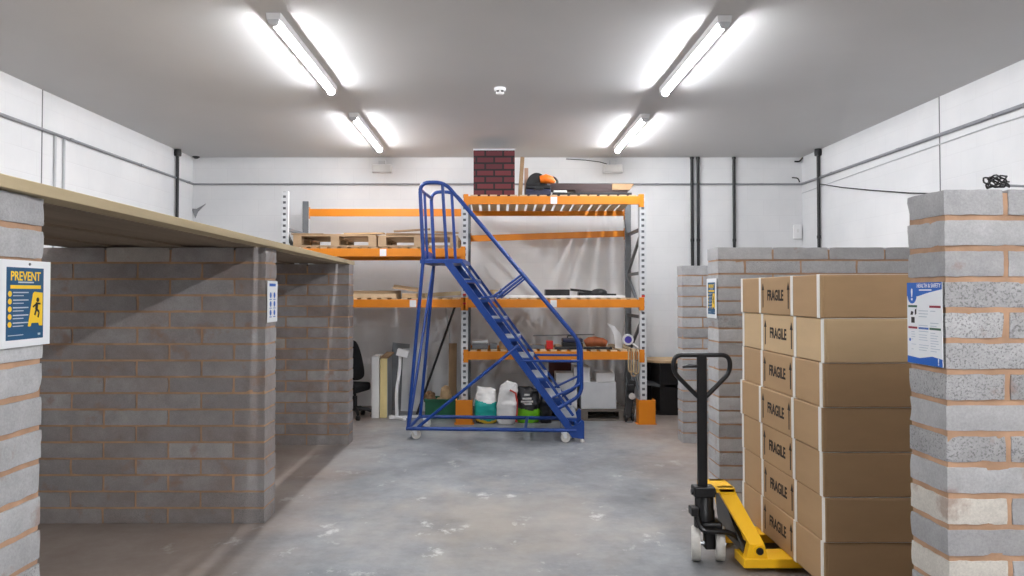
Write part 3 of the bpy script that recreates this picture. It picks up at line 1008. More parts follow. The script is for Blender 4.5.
# ------------------------------------------------------------------ lower shelf things
x0, x1 = at(472, 347, RF + 0.1).x, at(488, 347, RF + 0.1).x
t = thing('storage_case', 'grey plastic case at the end of the low shelf by the upright', 'case', ((x0 + x1) / 2, RF + 0.1, DL))
MB().box(-(x1 - x0) / 2, (x1 - x0) / 2, 0, 0.3, 0, 0.07).build('body', 'galvdark', t, bevel=0.01)
MB().box(-(x1 - x0) / 2, (x1 - x0) / 2, -0.005, 0.3, 0.072, 0.1).build('lid', 'whitegrey', t, bevel=0.01)
for k, (pa, pb, hh, mm, lab) in enumerate(((490, 497, 0.07, 'galvdark', 'small grey block beside the grey plastic case'), (499, 506, 0.09, 'plydark', 'small brown tin behind the ladder on the low shelf'))):
    xa_, xb_ = at(pa, 347, RF + 0.12).x, at(pb, 347, RF + 0.12).x
    m = MB().lathe([(0.045, 0), (0.045, hh), (0.03, hh + 0.012)], seg=14) if k else MB().box(-(xb_ - xa_) / 2, (xb_ - xa_) / 2, 0, 0.12, 0, hh)
    tag(m.build('tin' if k else 'metal_block', mm, loc=((xa_ + xb_) / 2, RF + 0.14, DL), bevel=0.003), lab, 'tin' if k else 'block')
px_box(522, 545, RF + 0.15, 0.3, DL, 0.035, 'grey_tray', 'galvdark', 'flat grey tray on the low shelf beside the red box', 'tray')
px_box(546.5, 553, RF + 0.1, 0.1, DL, 0.105, 'red_box', 'red', 'small bright red box on the low shelf', 'box')
x0, x1 = at(563, 340, RF + 0.14).x, at(583, 340, RF + 0.14).x
t = thing('tool_box', 'navy and black tool box on the low shelf behind the ladder rail', 'tool box', ((x0 + x1) / 2, RF + 0.14, DL))
MB().box(-(x1 - x0) / 2, (x1 - x0) / 2, 0, 0.22, 0, 0.08).build('body', 'black', t, bevel=0.008)
MB().box(-(x1 - x0) / 2, (x1 - x0) / 2, 0, 0.22, 0.082, 0.13).build('lid', 'navy', t, bevel=0.012)
MB().tube(fillet([(-0.06, 0.1, 0.12), (-0.06, 0.1, 0.16), (0.06, 0.1, 0.16), (0.06, 0.1, 0.12)], 0.02), 0.008, 8).build('handle', 'black', t, smooth=True)
px_box(555, 581, RF + 0.05, 0.08, DL, 0.03, 'dark_plank', 'black', 'short black bar at the front of the low shelf', 'bar')
x0, x1 = at(585.5, 342, RF + 0.16).x, at(607, 342, RF + 0.16).x
m = MB()
m.tube([(x0, RF + 0.22, DL + 0.065), (x0 + 0.05, RF + 0.22, DL + 0.085), ((x0 + x1) / 2, RF + 0.21, DL + 0.09), (x1 - 0.05, RF + 0.2, DL + 0.08), (x1, RF + 0.2, DL + 0.062)], [0.045, 0.06, 0.062, 0.055, 0.04], 12)
tag(m.build('tool_pouch', 'rust', smooth=True), 'orange-brown leather tool pouch lying on the low shelf', 'pouch')
px_box(583, 612, RF + 0.07, 0.07, DL, 0.03, 'black_bar', 'black', 'long black bar in front of the leather pouch', 'bar')
a, b_ = at(533, 342, RF + 0.4), at(596, 335, RF + 0.4)
tag(MB().tube([(a.x, RF + 0.45, DL + 0.15), (b_.x, RF + 0.55, b_.z)], 0.008, 8).build('steel_rod', 'galvdark', smooth=True), 'thin dark rod lying across the things on the low shelf', 'rod')
# curved white sheet
m = MB()
c0 = [at(607, 326.5, RF + 0.12), at(611, 331, RF + 0.12), at(614, 338, RF + 0.12), at(615, 345, RF + 0.12), at(615, 351, RF + 0.12)]
c1 = [at(607.5, 326, RF + 0.2), at(614, 329, RF + 0.24), at(620, 336, RF + 0.26), at(622.5, 344, RF + 0.26), at(622, 351, RF + 0.26)]
vs, fs = [], []
for pa, pb in zip(c0, c1):
    for q_ in (pa, pb):
        vs.append(q_)
    for q_ in (pa, pb):
        vs.append(q_ + Vector((0.006, 0.006, 0)))
for i in range(4):
    k = 4 * i
    fs += [(k, k + 1, k + 5, k + 4), (k + 3, k + 2, k + 6, k + 7), (k + 2, k, k + 4, k + 6), (k + 1, k + 3, k + 7, k + 5)]
fs += [(0, 2, 3, 1), (16, 17, 19, 18)]
zmin = min(v.z for v in vs)
vs = [Vector((v.x, v.y, v.z - zmin + DL)) for v in vs]
m.add(vs, fs)
tag(m.build('curved_offcut', 'white', smooth=True), 'curved white plastic offcut standing at the end of the low shelf', 'offcut')
# tape reel
tr = at(625, 336, RF + 0.2)
t = thing('tape_reel', 'white tape reel with a violet centre beside the curved offcut', 'reel', (tr.x + 0.035, RF + 0.2, DL + 0.115), 0)
m = MB().lathe([(0.03, -0.03), (0.065, -0.03), (0.07, -0.02), (0.07, 0.02), (0.065, 0.03), (0.03, 0.03)], (0, 0, 0), 'Y', 28)
m.build('tape', 'white', t, smooth=True)
MB().lathe([(0.045, -0.036), (0.045, 0.036)], (0, 0, 0), 'Y', 20).build('core', 'purple', t, smooth=True)
MB().tube([(0.06, 0, -0.05), (0.12, -0.02, -0.1), (0.16, -0.02, -0.115)], 0.012, 8).build('loose_tape', 'white', t, smooth=True)
# looped strap hanging over the beam
hx = at(633.5, 345, RF - 0.03).x
t = thing('hanging_strap', 'tan looped strap hanging over the low beam beside the upright', 'strap', (hx, RF - 0.012, zL + 0.09))
for k, (dx, ln) in enumerate(((-0.03, 0.19), (0.0, 0.24), (0.03, 0.21))):
    pts = []
    for i in range(17):
        a = math.pi * i / 16
        pts.append((dx + 0.03 * math.cos(a), -0.01 - 0.012 * k, -0.1 - ln + 0.035 * (1 - math.sin(a))))
    pts = [(dx + 0.02, 0.09, -0.018), (dx + 0.02, 0.0, -0.012), (dx + 0.03, -0.012 - 0.012 * k, -0.05)] + pts + [(dx - 0.03, -0.012 - 0.012 * k, -0.05), (dx - 0.02, 0.0, -0.012), (dx - 0.02, 0.09, -0.018)]
    MB().tube(pts, 0.009, 7).build('loop', 'tan' if k != 1 else 'plydark', t, smooth=True)


# ------------------------------------------------------------------ ladder (mobile steps)
LZ = R(-4.1)
o0 = at(408, 428, 8.18)
lad = thing('mobile_steps', 'blue wheeled safety steps standing in front of the racking', 'ladder', (o0.x, 8.18, 0), LZ)
W = 0.78
TR = 0.019


def tb(name, pts, r=TR, m='blue', f=0.0, parent=lad, seg=10):
    if f:
        pts = fillet(pts, f)
    return MB().tube(pts, r, seg).build(name, m, parent, smooth=True)


ZP_ = 1.975
SL = 1.354


def su(z):
    return 0.44 + (1.93 - z) / SL


for v in (0.0, W):
    tb('rear_leg', [(0.0, v, 0.12), (0.165, v, ZP_)])
    tb('base_rail', [(-0.02, v, 0.12), (1.83, v, 0.12)], 0.021)
    # guard post, top rail, handrail, front post in one bent tube
    tb('handrail', [(0.165, v, ZP_), (0.125, v, 2.815), (0.40, v, 2.815), (1.885, v, 1.05), (1.89, v, 0.50), (1.64, v, 0.36)], 0.021, f=0.11)
    tb('guard_post', [(0.425, v, ZP_), (0.375, v, 2.81)], 0.018)
    # stringer
    MB().bar((0.42, v, ZP_ - 0.02), (su(0.06), v, 0.06), 0.02, 0.075, up=(1, 0, 0.7)).build('stringer', 'blue', lad, bevel=0.003)
    # second slim rail above the stringer
    MB().bar((0.58, v, ZP_ - 0.03), (su(0.28) + 0.14, v, 0.28), 0.018, 0.03, up=(1, 0, 0.7)).build('stringer_rail', 'blue', lad)
    tb('bracket', [(1.245, v, 1.80), (0.93, v, 1.56), (0.80, v, 1.55)], 0.013, f=0.03)
    tb('bracket', [(1.265, v, 1.775), (0.97, v, 1.54)], 0.011)
    tb('bracket', [(su(0.86), v, 0.865), (1.885, v, 0.865)], 0.014)
    tb('bracket', [(su(0.42) + 0.02, v, 0.47), (1.885, v, 0.62)], 0.013)
    # foot
    m = MB().prism([(1.78, 0.05), (1.90, 0.03), (1.915, 0.03), (1.915, 0.22), (1.89, 0.24), (1.86, 0.2), (1.74, 0.14)], v - 0.012, v + 0.012)
    m.build('foot_plate', 'blue', lad)
    MB().lathe([(0.022, 0.0), (0.022, 0.022), (0.016, 0.035)], (1.895, v, 0), seg=14).build('rubber_foot', 'nylon', lad, smooth=True)['label'] = 'pale rubber foot'
tb('diagonal_brace', [(0.11, 0.0, 0.135), (1.21, 0.0, 1.03)], 0.018)
tb('rear_brace', [(0.01, 0.02, 0.16), (0.16, W - 0.02, 1.93)], 0.016)
tb('cross_rail', [(0.0, 0, 0.12), (0.0, W, 0.12)], 0.02)
tb('cross_rail', [(1.83, 0, 0.12), (1.83, W, 0.12)], 0.02)
tb('cross_rail', [(1.28, 0, 0.12), (1.28, W, 0.12)], 0.018)
tb('guard_rail', [(0.127, 0.0, 2.74), (0.127, W, 2.74)], 0.018)
tb('guard_post', [(0.165, W * 0.36, ZP_), (0.13, W * 0.36, 2.74)], 0.016)
m = MB().box(0.13, 0.60, -0.01, W + 0.01, ZP_ - 0.05, ZP_ - 0.005)
m.box(0.15, 0.58, 0.03, W - 0.03, ZP_ - 0.005, ZP_)
pl = m.build('platform', 'blue', lad, bevel=0.006)
MB().box(0.145, 0.16, 0.0, W, ZP_, ZP_ + 0.10).build('toe_board', 'blue', lad, bevel=0.002)
for k in range(8):
    z = 0.263 + 0.2135 * k
    u = su(z)
    m = MB().box(u - 0.02, u + 0.165, 0.012, W - 0.012, z - 0.012, z)
    tr = m.build('tread', 'tread', lad, bevel=0.003)
    tr['label'] = 'grey tread'
    MB().box(u - 0.022, u + 0.167, 0.01, W - 0.01, z - 0.045, z - 0.0125).build('tread_frame', 'blue', tr)
for (u, v) in ((0.07, 0.03), (0.07, W - 0.03), (1.70, -0.03), (1.70, W + 0.03)):
    c = bpy.data.objects.new('castor', None)
    m = MB()
    m.box(u - 0.03, u + 0.03, v - 0.03, v + 0.03, 0.095, 0.105)
    for s in (-1, 1):
        m.prism([(u - 0.022, 0.1), (u + 0.005, 0.045), (u + 0.03, 0.045), (u + 0.025, 0.1)], v + s * 0.022 - 0.002, v + s * 0.022 + 0.002)
    fk = m.build('castor', 'galv', lad)
    fk['label'] = 'grey castor fork with a white wheel'
    MB().lathe([(0.012, -0.016), (0.024, -0.016), (0.026, -0.010), (0.036, -0.010), (0.040, -0.016), (0.048, -0.016), (0.052, -0.01), (0.052, 0.01), (0.048, 0.016), (0.040, 0.016), (0.036, 0.010), (0.026, 0.010), (0.024, 0.016), (0.012, 0.016)], (u + 0.015, v, 0.052), 'Y', 24).build('wheel', 'nylon', fk, smooth=True)

# ------------------------------------------------------------------ things on the floor beneath the racking
def sack(name, label, wd, dp, h, loc, rz, mats, bands, seed, tilt=0.0):
    """filled bag: bands gives material index by height fraction"""
    rnd = Vector((seed, seed * 2.3, 0))
    nU, nV = 48, 46
    vs, fs, mis = [], [], []
    for j in range(nV + 1):
        t_ = j / nV
        z = h * t_
        rx = wd / 2 * (0.86 + 0.14 * math.sin(math.pi * min(1, t_ * 1.1))) * (1.0 - 0.12 * t_)
        ry = dp / 2 * (max(0.0, 1 - t_ ** 2.6)) ** 0.5 * (0.85 + 0.15 * math.sin(math.pi * t_)) + 0.012
        if t_ < 0.12:
            s_ = 0.85 + 0.15 * (t_ / 0.12) ** 0.5
            rx, ry = rx * s_, ry * s_
        for i in range(nU):
            a = 2 * math.pi * i / nU
            ca, sa = math.cos(a), math.sin(a)
            x = rx * math.copysign(abs(ca) ** 0.6, ca)
            y = ry * math.copysign(abs(sa) ** 0.75, sa)
            pnt = Vector((x, y, z))
            pnt += noise.noise_vector(pnt * 9 + rnd) * 0.022 * (0.3 + t_) + noise.noise_vector(pnt * 24 + rnd) * 0.008
            if t_ > 0.9:
                pnt.z += noise.noise(Vector((x * 14, seed, 0))) * 0.035
            pnt.z = max(0.0, pnt.z)
            pnt.x += tilt * z
            vs.append(pnt)
    m = MB()
    for j in range(nV):
        for i in range(nU):
            i2 = (i + 1) % nU
            fc = (j * nU + i, j * nU + i2, (j + 1) * nU + i2, (j + 1) * nU + i)
            ctr = sum((vs[q_] for q_ in fc), Vector()) / 4
            tt = (j + 0.5) / nV + 0.09 * math.sin(ctr.x * 11 + 1.2 + seed * 0.01)
            mi = 0
            for lim, k in bands:
                if tt >= lim:
                    mi = k
            fs.append(fc)
            mis.append(mi)
    fs.append(tuple(range(nU - 1, -1, -1)))
    mis.append(bands[0][1])
    fs.append(tuple(nV * nU + k for k in range(nU)))
    mis.append(bands[-1][1])
    m.v = [tuple(v) for v in vs]
    m.f = fs
    m.mi = mis
    t = thing(name, label, 'bag', loc, rz)
    m.build('sack', mats, t, smooth=True, angle=70)
    return t


Y_ = 9.08 + 0.2
xs = at(488, 410, Y_).x
t = sack('plaster_bag', 'teal and white bag with a yellow and black base, beside the foot guard', 0.31, 0.17, 0.43, (xs - 0.025, Y_ - 0.05, 0), 0.05, ['bagwhite', 'teal', 'yellowprint', 'bagblack'], [(0, 3), (0.08, 2), (0.16, 1), (0.66, 0)], 3.1)
xs = at(506, 410, Y_ - 0.02).x
t = sack('cement_bag', 'crumpled white bag with red edging between two printed bags', 0.255, 0.15, 0.49, (xs, Y_ - 0.13, 0), -0.1, ['bagwhite', 'redprint'], [(0, 0)], 7.7, 0.06)
MB().tube([(0.125, -0.03, 0.03), (0.135, -0.03, 0.15), (0.135, -0.03, 0.28), (0.12, -0.04, 0.38), (0.05, -0.06, 0.42)], 0.012, 8).build('red_stripe', 'redprint', t, smooth=True)['label'] = 'red printed edge'
xs = at(525.5, 407, Y_).x
t = sack('adhesive_bag', 'black bag with a lime green lower half on the floor', 0.32, 0.19, 0.42, (xs + 0.03, Y_ + 0.0, 0), -0.06, ['bagblack', 'lime'], [(0, 1), (0.46, 0)], 5.2)
m = MB()
for k, (z, ww) in enumerate(((0.345, 0.07), (0.30, 0.11), (0.265, 0.15), (0.235, 0.12))):
    m.box(-ww / 2 - 0.01, ww / 2 - 0.01, -0.098, -0.06, z - 0.01, z + 0.01)
m.build('printed_lines', 'bagwhite', t)
xs = at(541, 405, Y_ + 0.1).x
sack('dark_sack', 'plain black sack standing behind the lime green bag', 0.16, 0.1, 0.38, (xs + 0.05, Y_ - 0.06, 0), 0.1, ['bagblack'], [(0, 0)], 9.4)

# pallet with white boxes
xp0, xp1 = at(541, 415, 9.36).x, at(627, 415, 9.36).x
pallet('dirty grey pallet on the floor beneath the low shelf, stacked with white boxes', ((xp0 + xp1) / 2, 9.36 + 0.4, 0), 0.0, xp1 - xp0, 0.8, 0.135, 'palletdark')
zf = 0.1395
px_box(581, 616, 9.42, 0.5, zf, 0.335, 'white_carton', 'whitegrey', 'large pale grey box on the floor pallet, beside the leaning trolley', 'box', 0.006)
px_box(542, 577, 9.44, 0.5, zf, 0.33, 'white_carton', 'whitegrey', 'large pale grey box on the floor pallet, behind the bottom steps', 'box', 0.006)
zt = zf + 0.336
px_box(596, 614.5, 9.44, 0.35, zt + 0.001, 0.11, 'white_carton', 'offwhite', 'flat white box on the large box nearest the leaning trolley', 'box', 0.004)
px_box(556, 573, 9.46, 0.3, zt - 0.005, 0.115, 'white_carton', 'offwhite', 'flat white box behind the lower treads', 'box', 0.004)
px_box(574, 590, 9.45, 0.3, zt - 0.005, 0.19, 'white_carton', 'white', 'tall white box standing between the two flat white boxes', 'box', 0.004)
px_box(549, 571, 9.8, 0.14, zt - 0.005, 0.30, 'red_brown_box', 'maroon', 'dark red-brown box behind the flat white box', 'box', 0.004)

# folding trolley leaning by the upright
tx = at(630, 410, 9.4).x
t = thing('folding_trolley', 'black folding trolley leaning by the orange foot guard, grey rail along it', 'trolley', (tx, 9.27, 0), 0)
MB().bar((-0.06, 0.0, 0.06), (0.03, 0.12, 0.50), 0.09, 0.04, up=(0, 1, 0)).build('frame', 'black', t, bevel=0.008)
MB().bar((0.015, -0.03, 0.0), (0.115, 0.05, 0.46), 0.014, 0.02, up=(0, 1, 0)).build('rail', 'steel', t)['label'] = 'grey metal rail'
MB().box(-0.07, 0.0, -0.05, 0.06, 0.0, 0.02).build('toe_plate', 'galvdark', t)
for s in (-1, 1):
    MB().lathe([(0.01, -0.014), (0.05, -0.014), (0.055, 0), (0.05, 0.014), (0.01, 0.014)], (-0.03 + 0.04 * s, 0.0, 0.056), 'X', 20).build('wheel', 'black', t, smooth=True)
MB().box(-0.05, 0.03, -0.01, 0.05, 0.38, 0.46).build('grip_block', 'black', t, bevel=0.01)
MB().lathe([(0.012, -0.02), (0.038, -0.02), (0.04, 0.0), (0.012, 0.01)], (0.0, 0.0, 0.32), 'Y', 18).build('knob', 'nylon', t, smooth=True)['label'] = 'white round knob'
MB().tube(fillet([(0.03, 0.12, 0.48), (0.02, 0.14, 0.65), (-0.03, 0.22, 0.78)], 0.05), 0.011, 8).build('handle', 'galvdark', t, smooth=True)

# table unit right of racking
xt0, xt1 = at(647.5, 362, 9.75).x, at(694, 362, 9.75).x
zt = at(660, 361, 9.75).z
t = thing('curved_counter', 'low black shelf unit with a pale wooden top beside the racking', 'shelf unit', (xt0, 9.75, 0))
wt = xt1 - xt0
top = [(0.0, 0.62), (0.0, 0.18), (0.10, 0.05), (0.22, 0.0), (wt, 0.0), (wt, 0.62)]


def slab(poly, z0, z1):
    m = MB()
    n = len(poly)
    vs = [(x, y, z0) for x, y in poly] + [(x, y, z1) for x, y in poly]
    fs = [tuple(range(n - 1, -1, -1)), tuple(range(n, 2 * n))] + [(k, (k + 1) % n, n + (k + 1) % n, n + k) for k in range(n)]
    return m.add(vs, fs)


slab(top, zt - 0.03, zt).build('top', 'ply', t, bevel=0.002)['label'] = 'pale wooden top'
inn = [(x * 0.94 + 0.03, y * 0.94 + 0.03) for x, y in top]
slab(inn, zt * 0.52, zt * 0.52 + 0.025).build('shelf', 'galvdark', t)['label'] = 'grey shelf'
slab(inn, 0.0, 0.05).build('plinth', 'darkpaint', t)
MB().box(0.03, wt, 0.58, 0.61, 0.05, zt - 0.03).build('back_panel', 'darkpaint', t)
MB().box(0.17, 0.2, 0.03, 0.6, 0.05, zt - 0.03).build('divider', 'darkpaint', t)
MB().box(0.2, wt - 0.01, 0.03, 0.05, 0.05, zt - 0.03).build('front_panel', 'darkpaint', t)
MB().box(wt - 0.03, wt - 0.005, 0.05, 0.6, 0.05, zt - 0.03).build('side_panel', 'darkpaint', t)

# ------------------------------------------------------------------ beneath the pallet bay
# office chair
cx = at(347.5, 400, 9.6).x
t = thing('office_chair', 'black office chair half hidden behind the block wall end', 'chair', (cx, 9.62, 0), R(-15))
# backrest towards -x, seat towards +x
m = MB()
prof = [(-0.02, 0.47), (-0.05, 0.62), (-0.09, 0.80), (-0.13, 0.93), (-0.16, 1.0)]
vs, fs = [], []
for i, (x, z) in enumerate(prof):
    hw = [0.22, 0.25, 0.25, 0.23, 0.17][i]
    vs += [(x, -hw, z), (x + 0.02, 0, z), (x, hw, z), (x - 0.07, hw * 0.95, z), (x - 0.08, 0, z), (x - 0.07, -hw * 0.95, z)]
for i in range(4):
    for k in range(6):
        k2 = (k + 1) % 6
        fs.append((i * 6 + k, i * 6 + k2, (i + 1) * 6 + k2, (i + 1) * 6 + k))
fs += [(5, 4, 3, 2, 1, 0), (24, 25, 26, 27, 28, 29)]
m.add(vs, fs)
bk = m.build('backrest', 'blackcloth', t, smooth=True, angle=80)
sb = bk.modifiers.new('soft', 'SUBSURF')
sb.levels = sb.render_levels = 2
bk.location.x = 0.19
m = MB().box(-0.16, 0.22, -0.24, 0.24, 0.33, 0.44)
m.build('seat', 'blackcloth', t, bevel=0.035)
MB().lathe([(0.03, 0.1), (0.03, 0.28), (0.018, 0.28), (0.018, 0.36)], (0.1, 0, 0), seg=16).build('gas_stem', 'black', t, smooth=True)
MB().bar((0.08, 0, 0.36), (-0.0, 0, 0.55), 0.06, 0.02, up=(0, 1, 0)).build('back_bracket', 'black', t)
for k in range(5):
    a = 2 * math.pi * k / 5 + 0.3
    e = (0.1 + 0.23 * math.cos(a), 0.23 * math.sin(a))
    lg = MB().tube([(0.1, 0, 0.12), (0.1 + 0.15 * math.cos(a), 0.15 * math.sin(a), 0.11), (e[0], e[1], 0.075)], [0.03, 0.025, 0.018], 8).build('leg', 'black', t, smooth=True)
    MB().lathe([(0.012, -0.02), (0.03, -0.02), (0.03, 0.02), (0.012, 0.02)], (e[0], e[1], 0.03), 'X', 16).build('castor', 'black', lg, smooth=True)

# panels standing on edge
Yp = 9.55
x0, x1 = at(371.5, 400, Yp).x, at(379, 400, Yp).x
h = at(375, 356.5, Yp).z
tag(MB().box(0, x1 - x0, 0, 0.42, 0, h).build('white_slab', 'offwhite', loc=(x0, Yp, 0.0), bevel=0.004), 'thick white panel standing on edge beside the black chair', 'panel')
x0, x1 = at(379.6, 400, Yp).x, at(387, 400, Yp).x
h2 = at(383, 359, Yp).z
t = thing('insulation_board', 'cream foam board with a grey face standing against the white panel', 'insulation board', (x0, Yp + 0.03, 0))
MB().box(0, x1 - x0 - 0.004, 0, 0.40, 0, h2).build('foam_core', 'foam', t, bevel=0.002)
MB().box(x1 - x0 - 0.004, x1 - x0 + 0.002, 0.004, 0.40, 0, h2).build('facing', 'foil', t)['label'] = 'grey foil facing'
MB().bar((0.055, 0.02, h2 + 0.012), (0.08, 0.38, h2 + 0.05), 0.1, 0.02).build('top_strip', 'plydark', t)
# grey tilted sheet behind
q0 = at(392, 366, 10.0)
m = MB().box(-0.12, 0.12, -0.008, 0.008, 0, 0.92)
tag(m.build('grey_sheet', 'galvdark', loc=(q0.x + 0.02, 10.2, 0.0), rot=(R(-10), R(7), R(18))), 'grey sheet leaning behind the cream foam board', 'sheet')
# white stand
sx0 = at(400, 418, 9.5)
t = thing('white_stand', 'white floor stand with a bent pole and small tilted head', 'stand', (at(397, 418, 9.5).x, 9.5, 0))
MB().tube(fillet([(0, 0, 0.03), (-0.01, 0, 0.35), (0.03, 0.02, 0.6), (0.035, 0.02, 0.82)], 0.12), 0.022, 10).build('pole', 'white', t, smooth=True)
m = MB()
m.bar((-0.1, 0.12, 0.02), (0.12, -0.16, 0.02), 0.04, 0.03)
m.bar((-0.1, -0.02, 0.02), (0.30, 0.1, 0.02), 0.04, 0.03)
m.build('base', 'white', t, bevel=0.004)
MB().box(-0.02, 0.13, -0.05, 0.05, -0.045, 0.045).build('head', 'white', t, bevel=0.008, loc=(0.02, 0.0, 0.85), rot=(0, R(14), 0))
tag(MB().box(-0.17, 0.17, 0, 0.03, 0, 0.85).build('white_sheet', 'whitegrey', loc=(at(413, 400, 10.1).x, 10.12, 0.0), rot=(R(-10), 0, R(-4)), bevel=0.003), 'pale sheet leaning on the end wall behind the white stand', 'sheet')

# green crate with offcuts
xg0, xg1 = at(425, 405, 9.5).x, at(457, 405, 9.5).x
t = thing('green_crate', 'dark green plastic crate on the floor beneath the pallet bay', 'crate', ((xg0 + xg1) / 2, 9.5, 0))
gw = (xg1 - xg0) / 2
m = MB()
m.box(-gw, gw, 0, 0.3, 0, 0.015)
for (a0, a1, b0, b1) in ((-gw, gw, 0, 0.014), (-gw, gw, 0.286, 0.3), (-gw, -gw + 0.014, 0.014, 0.286), (gw - 0.014, gw, 0.014, 0.286)):
    m.box(a0, a1, b0, b1, 0.015, 0.25)
m.build('tub', 'greenplastic', t)
m = MB()
for (a0, a1, b0, b1) in ((-gw - 0.012, gw + 0.012, -0.012, 0.0), (-gw - 0.012, gw + 0.012, 0.3, 0.312), (-gw - 0.012, -gw, 0, 0.3), (gw, gw + 0.012, 0, 0.3)):
    m.box(a0, a1, b0, b1, 0.225, 0.25)
m.build('rim', 'greenplastic', t, bevel=0.003)


def lump(name, m, label, cat, c, r, seed, sq=(1, 1, 1)):
    mb = MB()
    nU, nV = 14, 9
    vs, fs = [], []
    for j in range(nV + 1):
        ph = math.pi * j / nV
        for i in range(nU):
            a = 2 * math.pi * i / nU
            d = Vector((math.sin(ph) * math.cos(a), math.sin(ph) * math.sin(a), math.cos(ph)))
            rr = r * (1 + 0.3 * noise.noise(d * 2.2 + Vector((seed, 0, 0))))
            vs.append(Vector((d.x * sq[0], d.y * sq[1], d.z * sq[2])) * rr)
    for j in range(nV):
        for i in range(nU):
            i2 = (i + 1) % nU
            fs.append((j * nU + i, (j + 1) * nU + i, (j + 1) * nU + i2, j * nU + i2))
    mb.add(vs, fs)
    return tag(mb.build(name, m, loc=c), label, cat)


q = at(434, 394, 9.6)
lump('rubble_lump', 'slab', 'brown lump in the green crate under the leaning pole', 'rubble', (q.x - 0.06, 9.65, 0.25), 0.08, 2.0)
q = at(447, 388, 9.6)
lump('rubble_lump', 'ply', 'pale sandy lump in the green crate by the upright board', 'rubble', (q.x - 0.02, 9.68, 0.27), 0.095, 5.0, (0.8, 0.7, 1.3))
q = at(441, 398, 9.55)
lump('rubble_lump', 'tan', 'small tan lump between the two larger lumps in the crate', 'rubble', (q.x - 0.02, 9.56, 0.225), 0.045, 8.0)
q0, q1 = at(448.5, 400, 9.95), at(456.5, 400, 9.95)
hh = at(452, 343, 9.95).z
tag(MB().box(0, q1.x - q0.x, 0, 0.025, 0, hh).build('timber_board', 'plydark', loc=(q0.x, 9.9, 0), rot=(R(-7), 0, 0), bevel=0.002), 'brown board standing behind the green crate', 'board')
a, b_ = at(426, 398, 9.85), at(455, 309, 10.25)
tag(MB().tube([(a.x - 0.12, 9.85, 0.0), (b_.x, 10.22, zM - 0.06)], 0.016, 8).build('dark_pole', 'black', smooth=True), 'dark pole leaning from the floor up to the shelf beam', 'pole')
a, b_ = at(459, 400, 10.0), at(446, 312, 10.3)
tag(MB().tube([(a.x, 10.0, 0.0), (b_.x, 10.24, zM - 0.07)], 0.013, 8).build('white_pole', 'paleconduit', smooth=True), 'thin pale pole leaning behind the brown board', 'pole')

# ------------------------------------------------------------------ boxes on the pallet truck
BX0, BW, BL, BHt = 1.694, 0.80, 1.28, 0.2305
ZF = 0.086
YC = 3.86 + BL / 2
txt = text_geo('FRAGILE', 0.088, 0.0004, 0.80, 0.0028)


def carton():
    t = thing('cardboard_box', '', 'box', (0, 0, 0))
    hx, hy, h = BW / 2, BL / 2, BHt - 0.003
    m = MB()
    m.box(-hx, hx, -hy, hy, 0.001, h)
    m.build('carton', 'card1', t, bevel=0.006)
    # end flap seam on the near end
    MB().box(-hx + 0.02, hx - 0.02, -hy - 0.0025, -hy + 0.001, 0.006, h - 0.008).build('end_flap', 'card1', t, bevel=0.001)
    for y in (hy - 0.03, 0.255, -0.262, -hy + 0.024):
        m = MB()
        e, ww = 0.0016, 0.017
        for (a0, a1, c0, c1) in ((-hx - e, -hx, -0.0, h + e), (hx, hx + e, 0, h + e), (-hx, hx, h, h + e), (-hx, hx, -0.0004, 0.001)):
            m.box(a0, a1, y - ww, y + ww, c0, c1)
        m.build('strap', 'strap', t)['label'] = 'white strapping band'
    # print on the aisle face: face -X, so reading direction is -Y
    T = Matrix.Translation(Vector((-hx - 0.0009, -0.005, h / 2))) @ Matrix.Rotation(-math.pi / 2, 4, 'Z')
    m = MB()
    m.add(txt[0], txt[1], 0, T)
    for s in (-0.205, 0.205):
        ar = [(s - 0.006, -0.075), (s + 0.006, -0.075), (s + 0.006, 0.035), (s + 0.02, 0.035), (s, 0.08), (s - 0.02, 0.035), (s - 0.006, 0.035)]
        m.prism(ar, -0.0004, 0.0004, 0, T)
    m.build('fragile_print', 'ink', t)['label'] = 'black FRAGILE lettering between two up arrows'
    return t


proto = carton()
names = ['bottom box of the FRAGILE stack, resting on the yellow forks', 'second box from the bottom of the FRAGILE stack', 'third box from the bottom of the FRAGILE stack',
         'middle box of the seven in the FRAGILE stack', 'third box from the top of the FRAGILE stack', 'paler box second from the top of the FRAGILE stack', 'topmost box of the FRAGILE stack']
jit = [(0.0, 0.0, 0.0), (0.004, -0.005, 0.003), (0.0, 0.0, -0.002), (-0.006, 0.004, 0.002), (0.004, -0.002, -0.004), (0.008, -0.006, 0.001), (-0.002, 0.004, -0.006)]
for k in range(7):
    o = proto if k == 0 else copy_tree(proto)
    dx, dy, rz = jit[k]
    o.location = (BX0 + BW / 2 + dx, YC + dy, ZF + k * BHt)
    o.rotation_euler = (0, 0, rz)
    o['label'] = names[k] + ', white straps round it'
    o['group'] = 'cardboard boxes stacked on the pallet truck'
    for ch in o.children:
        if ch.name.split('.')[0] in ('carton', 'end_flap'):
            ms = {5: 'card2', 4: 'card3', 0: 'card3', 2: 'card3'}.get(k)
            if ms:
                ch.data = ch.data.copy()
                ch.data.materials[0] = M[ms]

# ------------------------------------------------------------------ pallet truck
PY = 4.58
truck = thing('pallet_truck', 'yellow hand pallet truck with a black handle carrying the FRAGILE boxes', 'pallet truck', (1.27, PY, 0))
ox = 1.27


def tk(m, name, mt, bevel=0.0, smooth=False, parent=truck):
    m.v = [(a - ox, b_ - PY, c) for a, b_, c in m.v]
    return m.build(name, mt, parent, bevel=bevel, smooth=smooth)


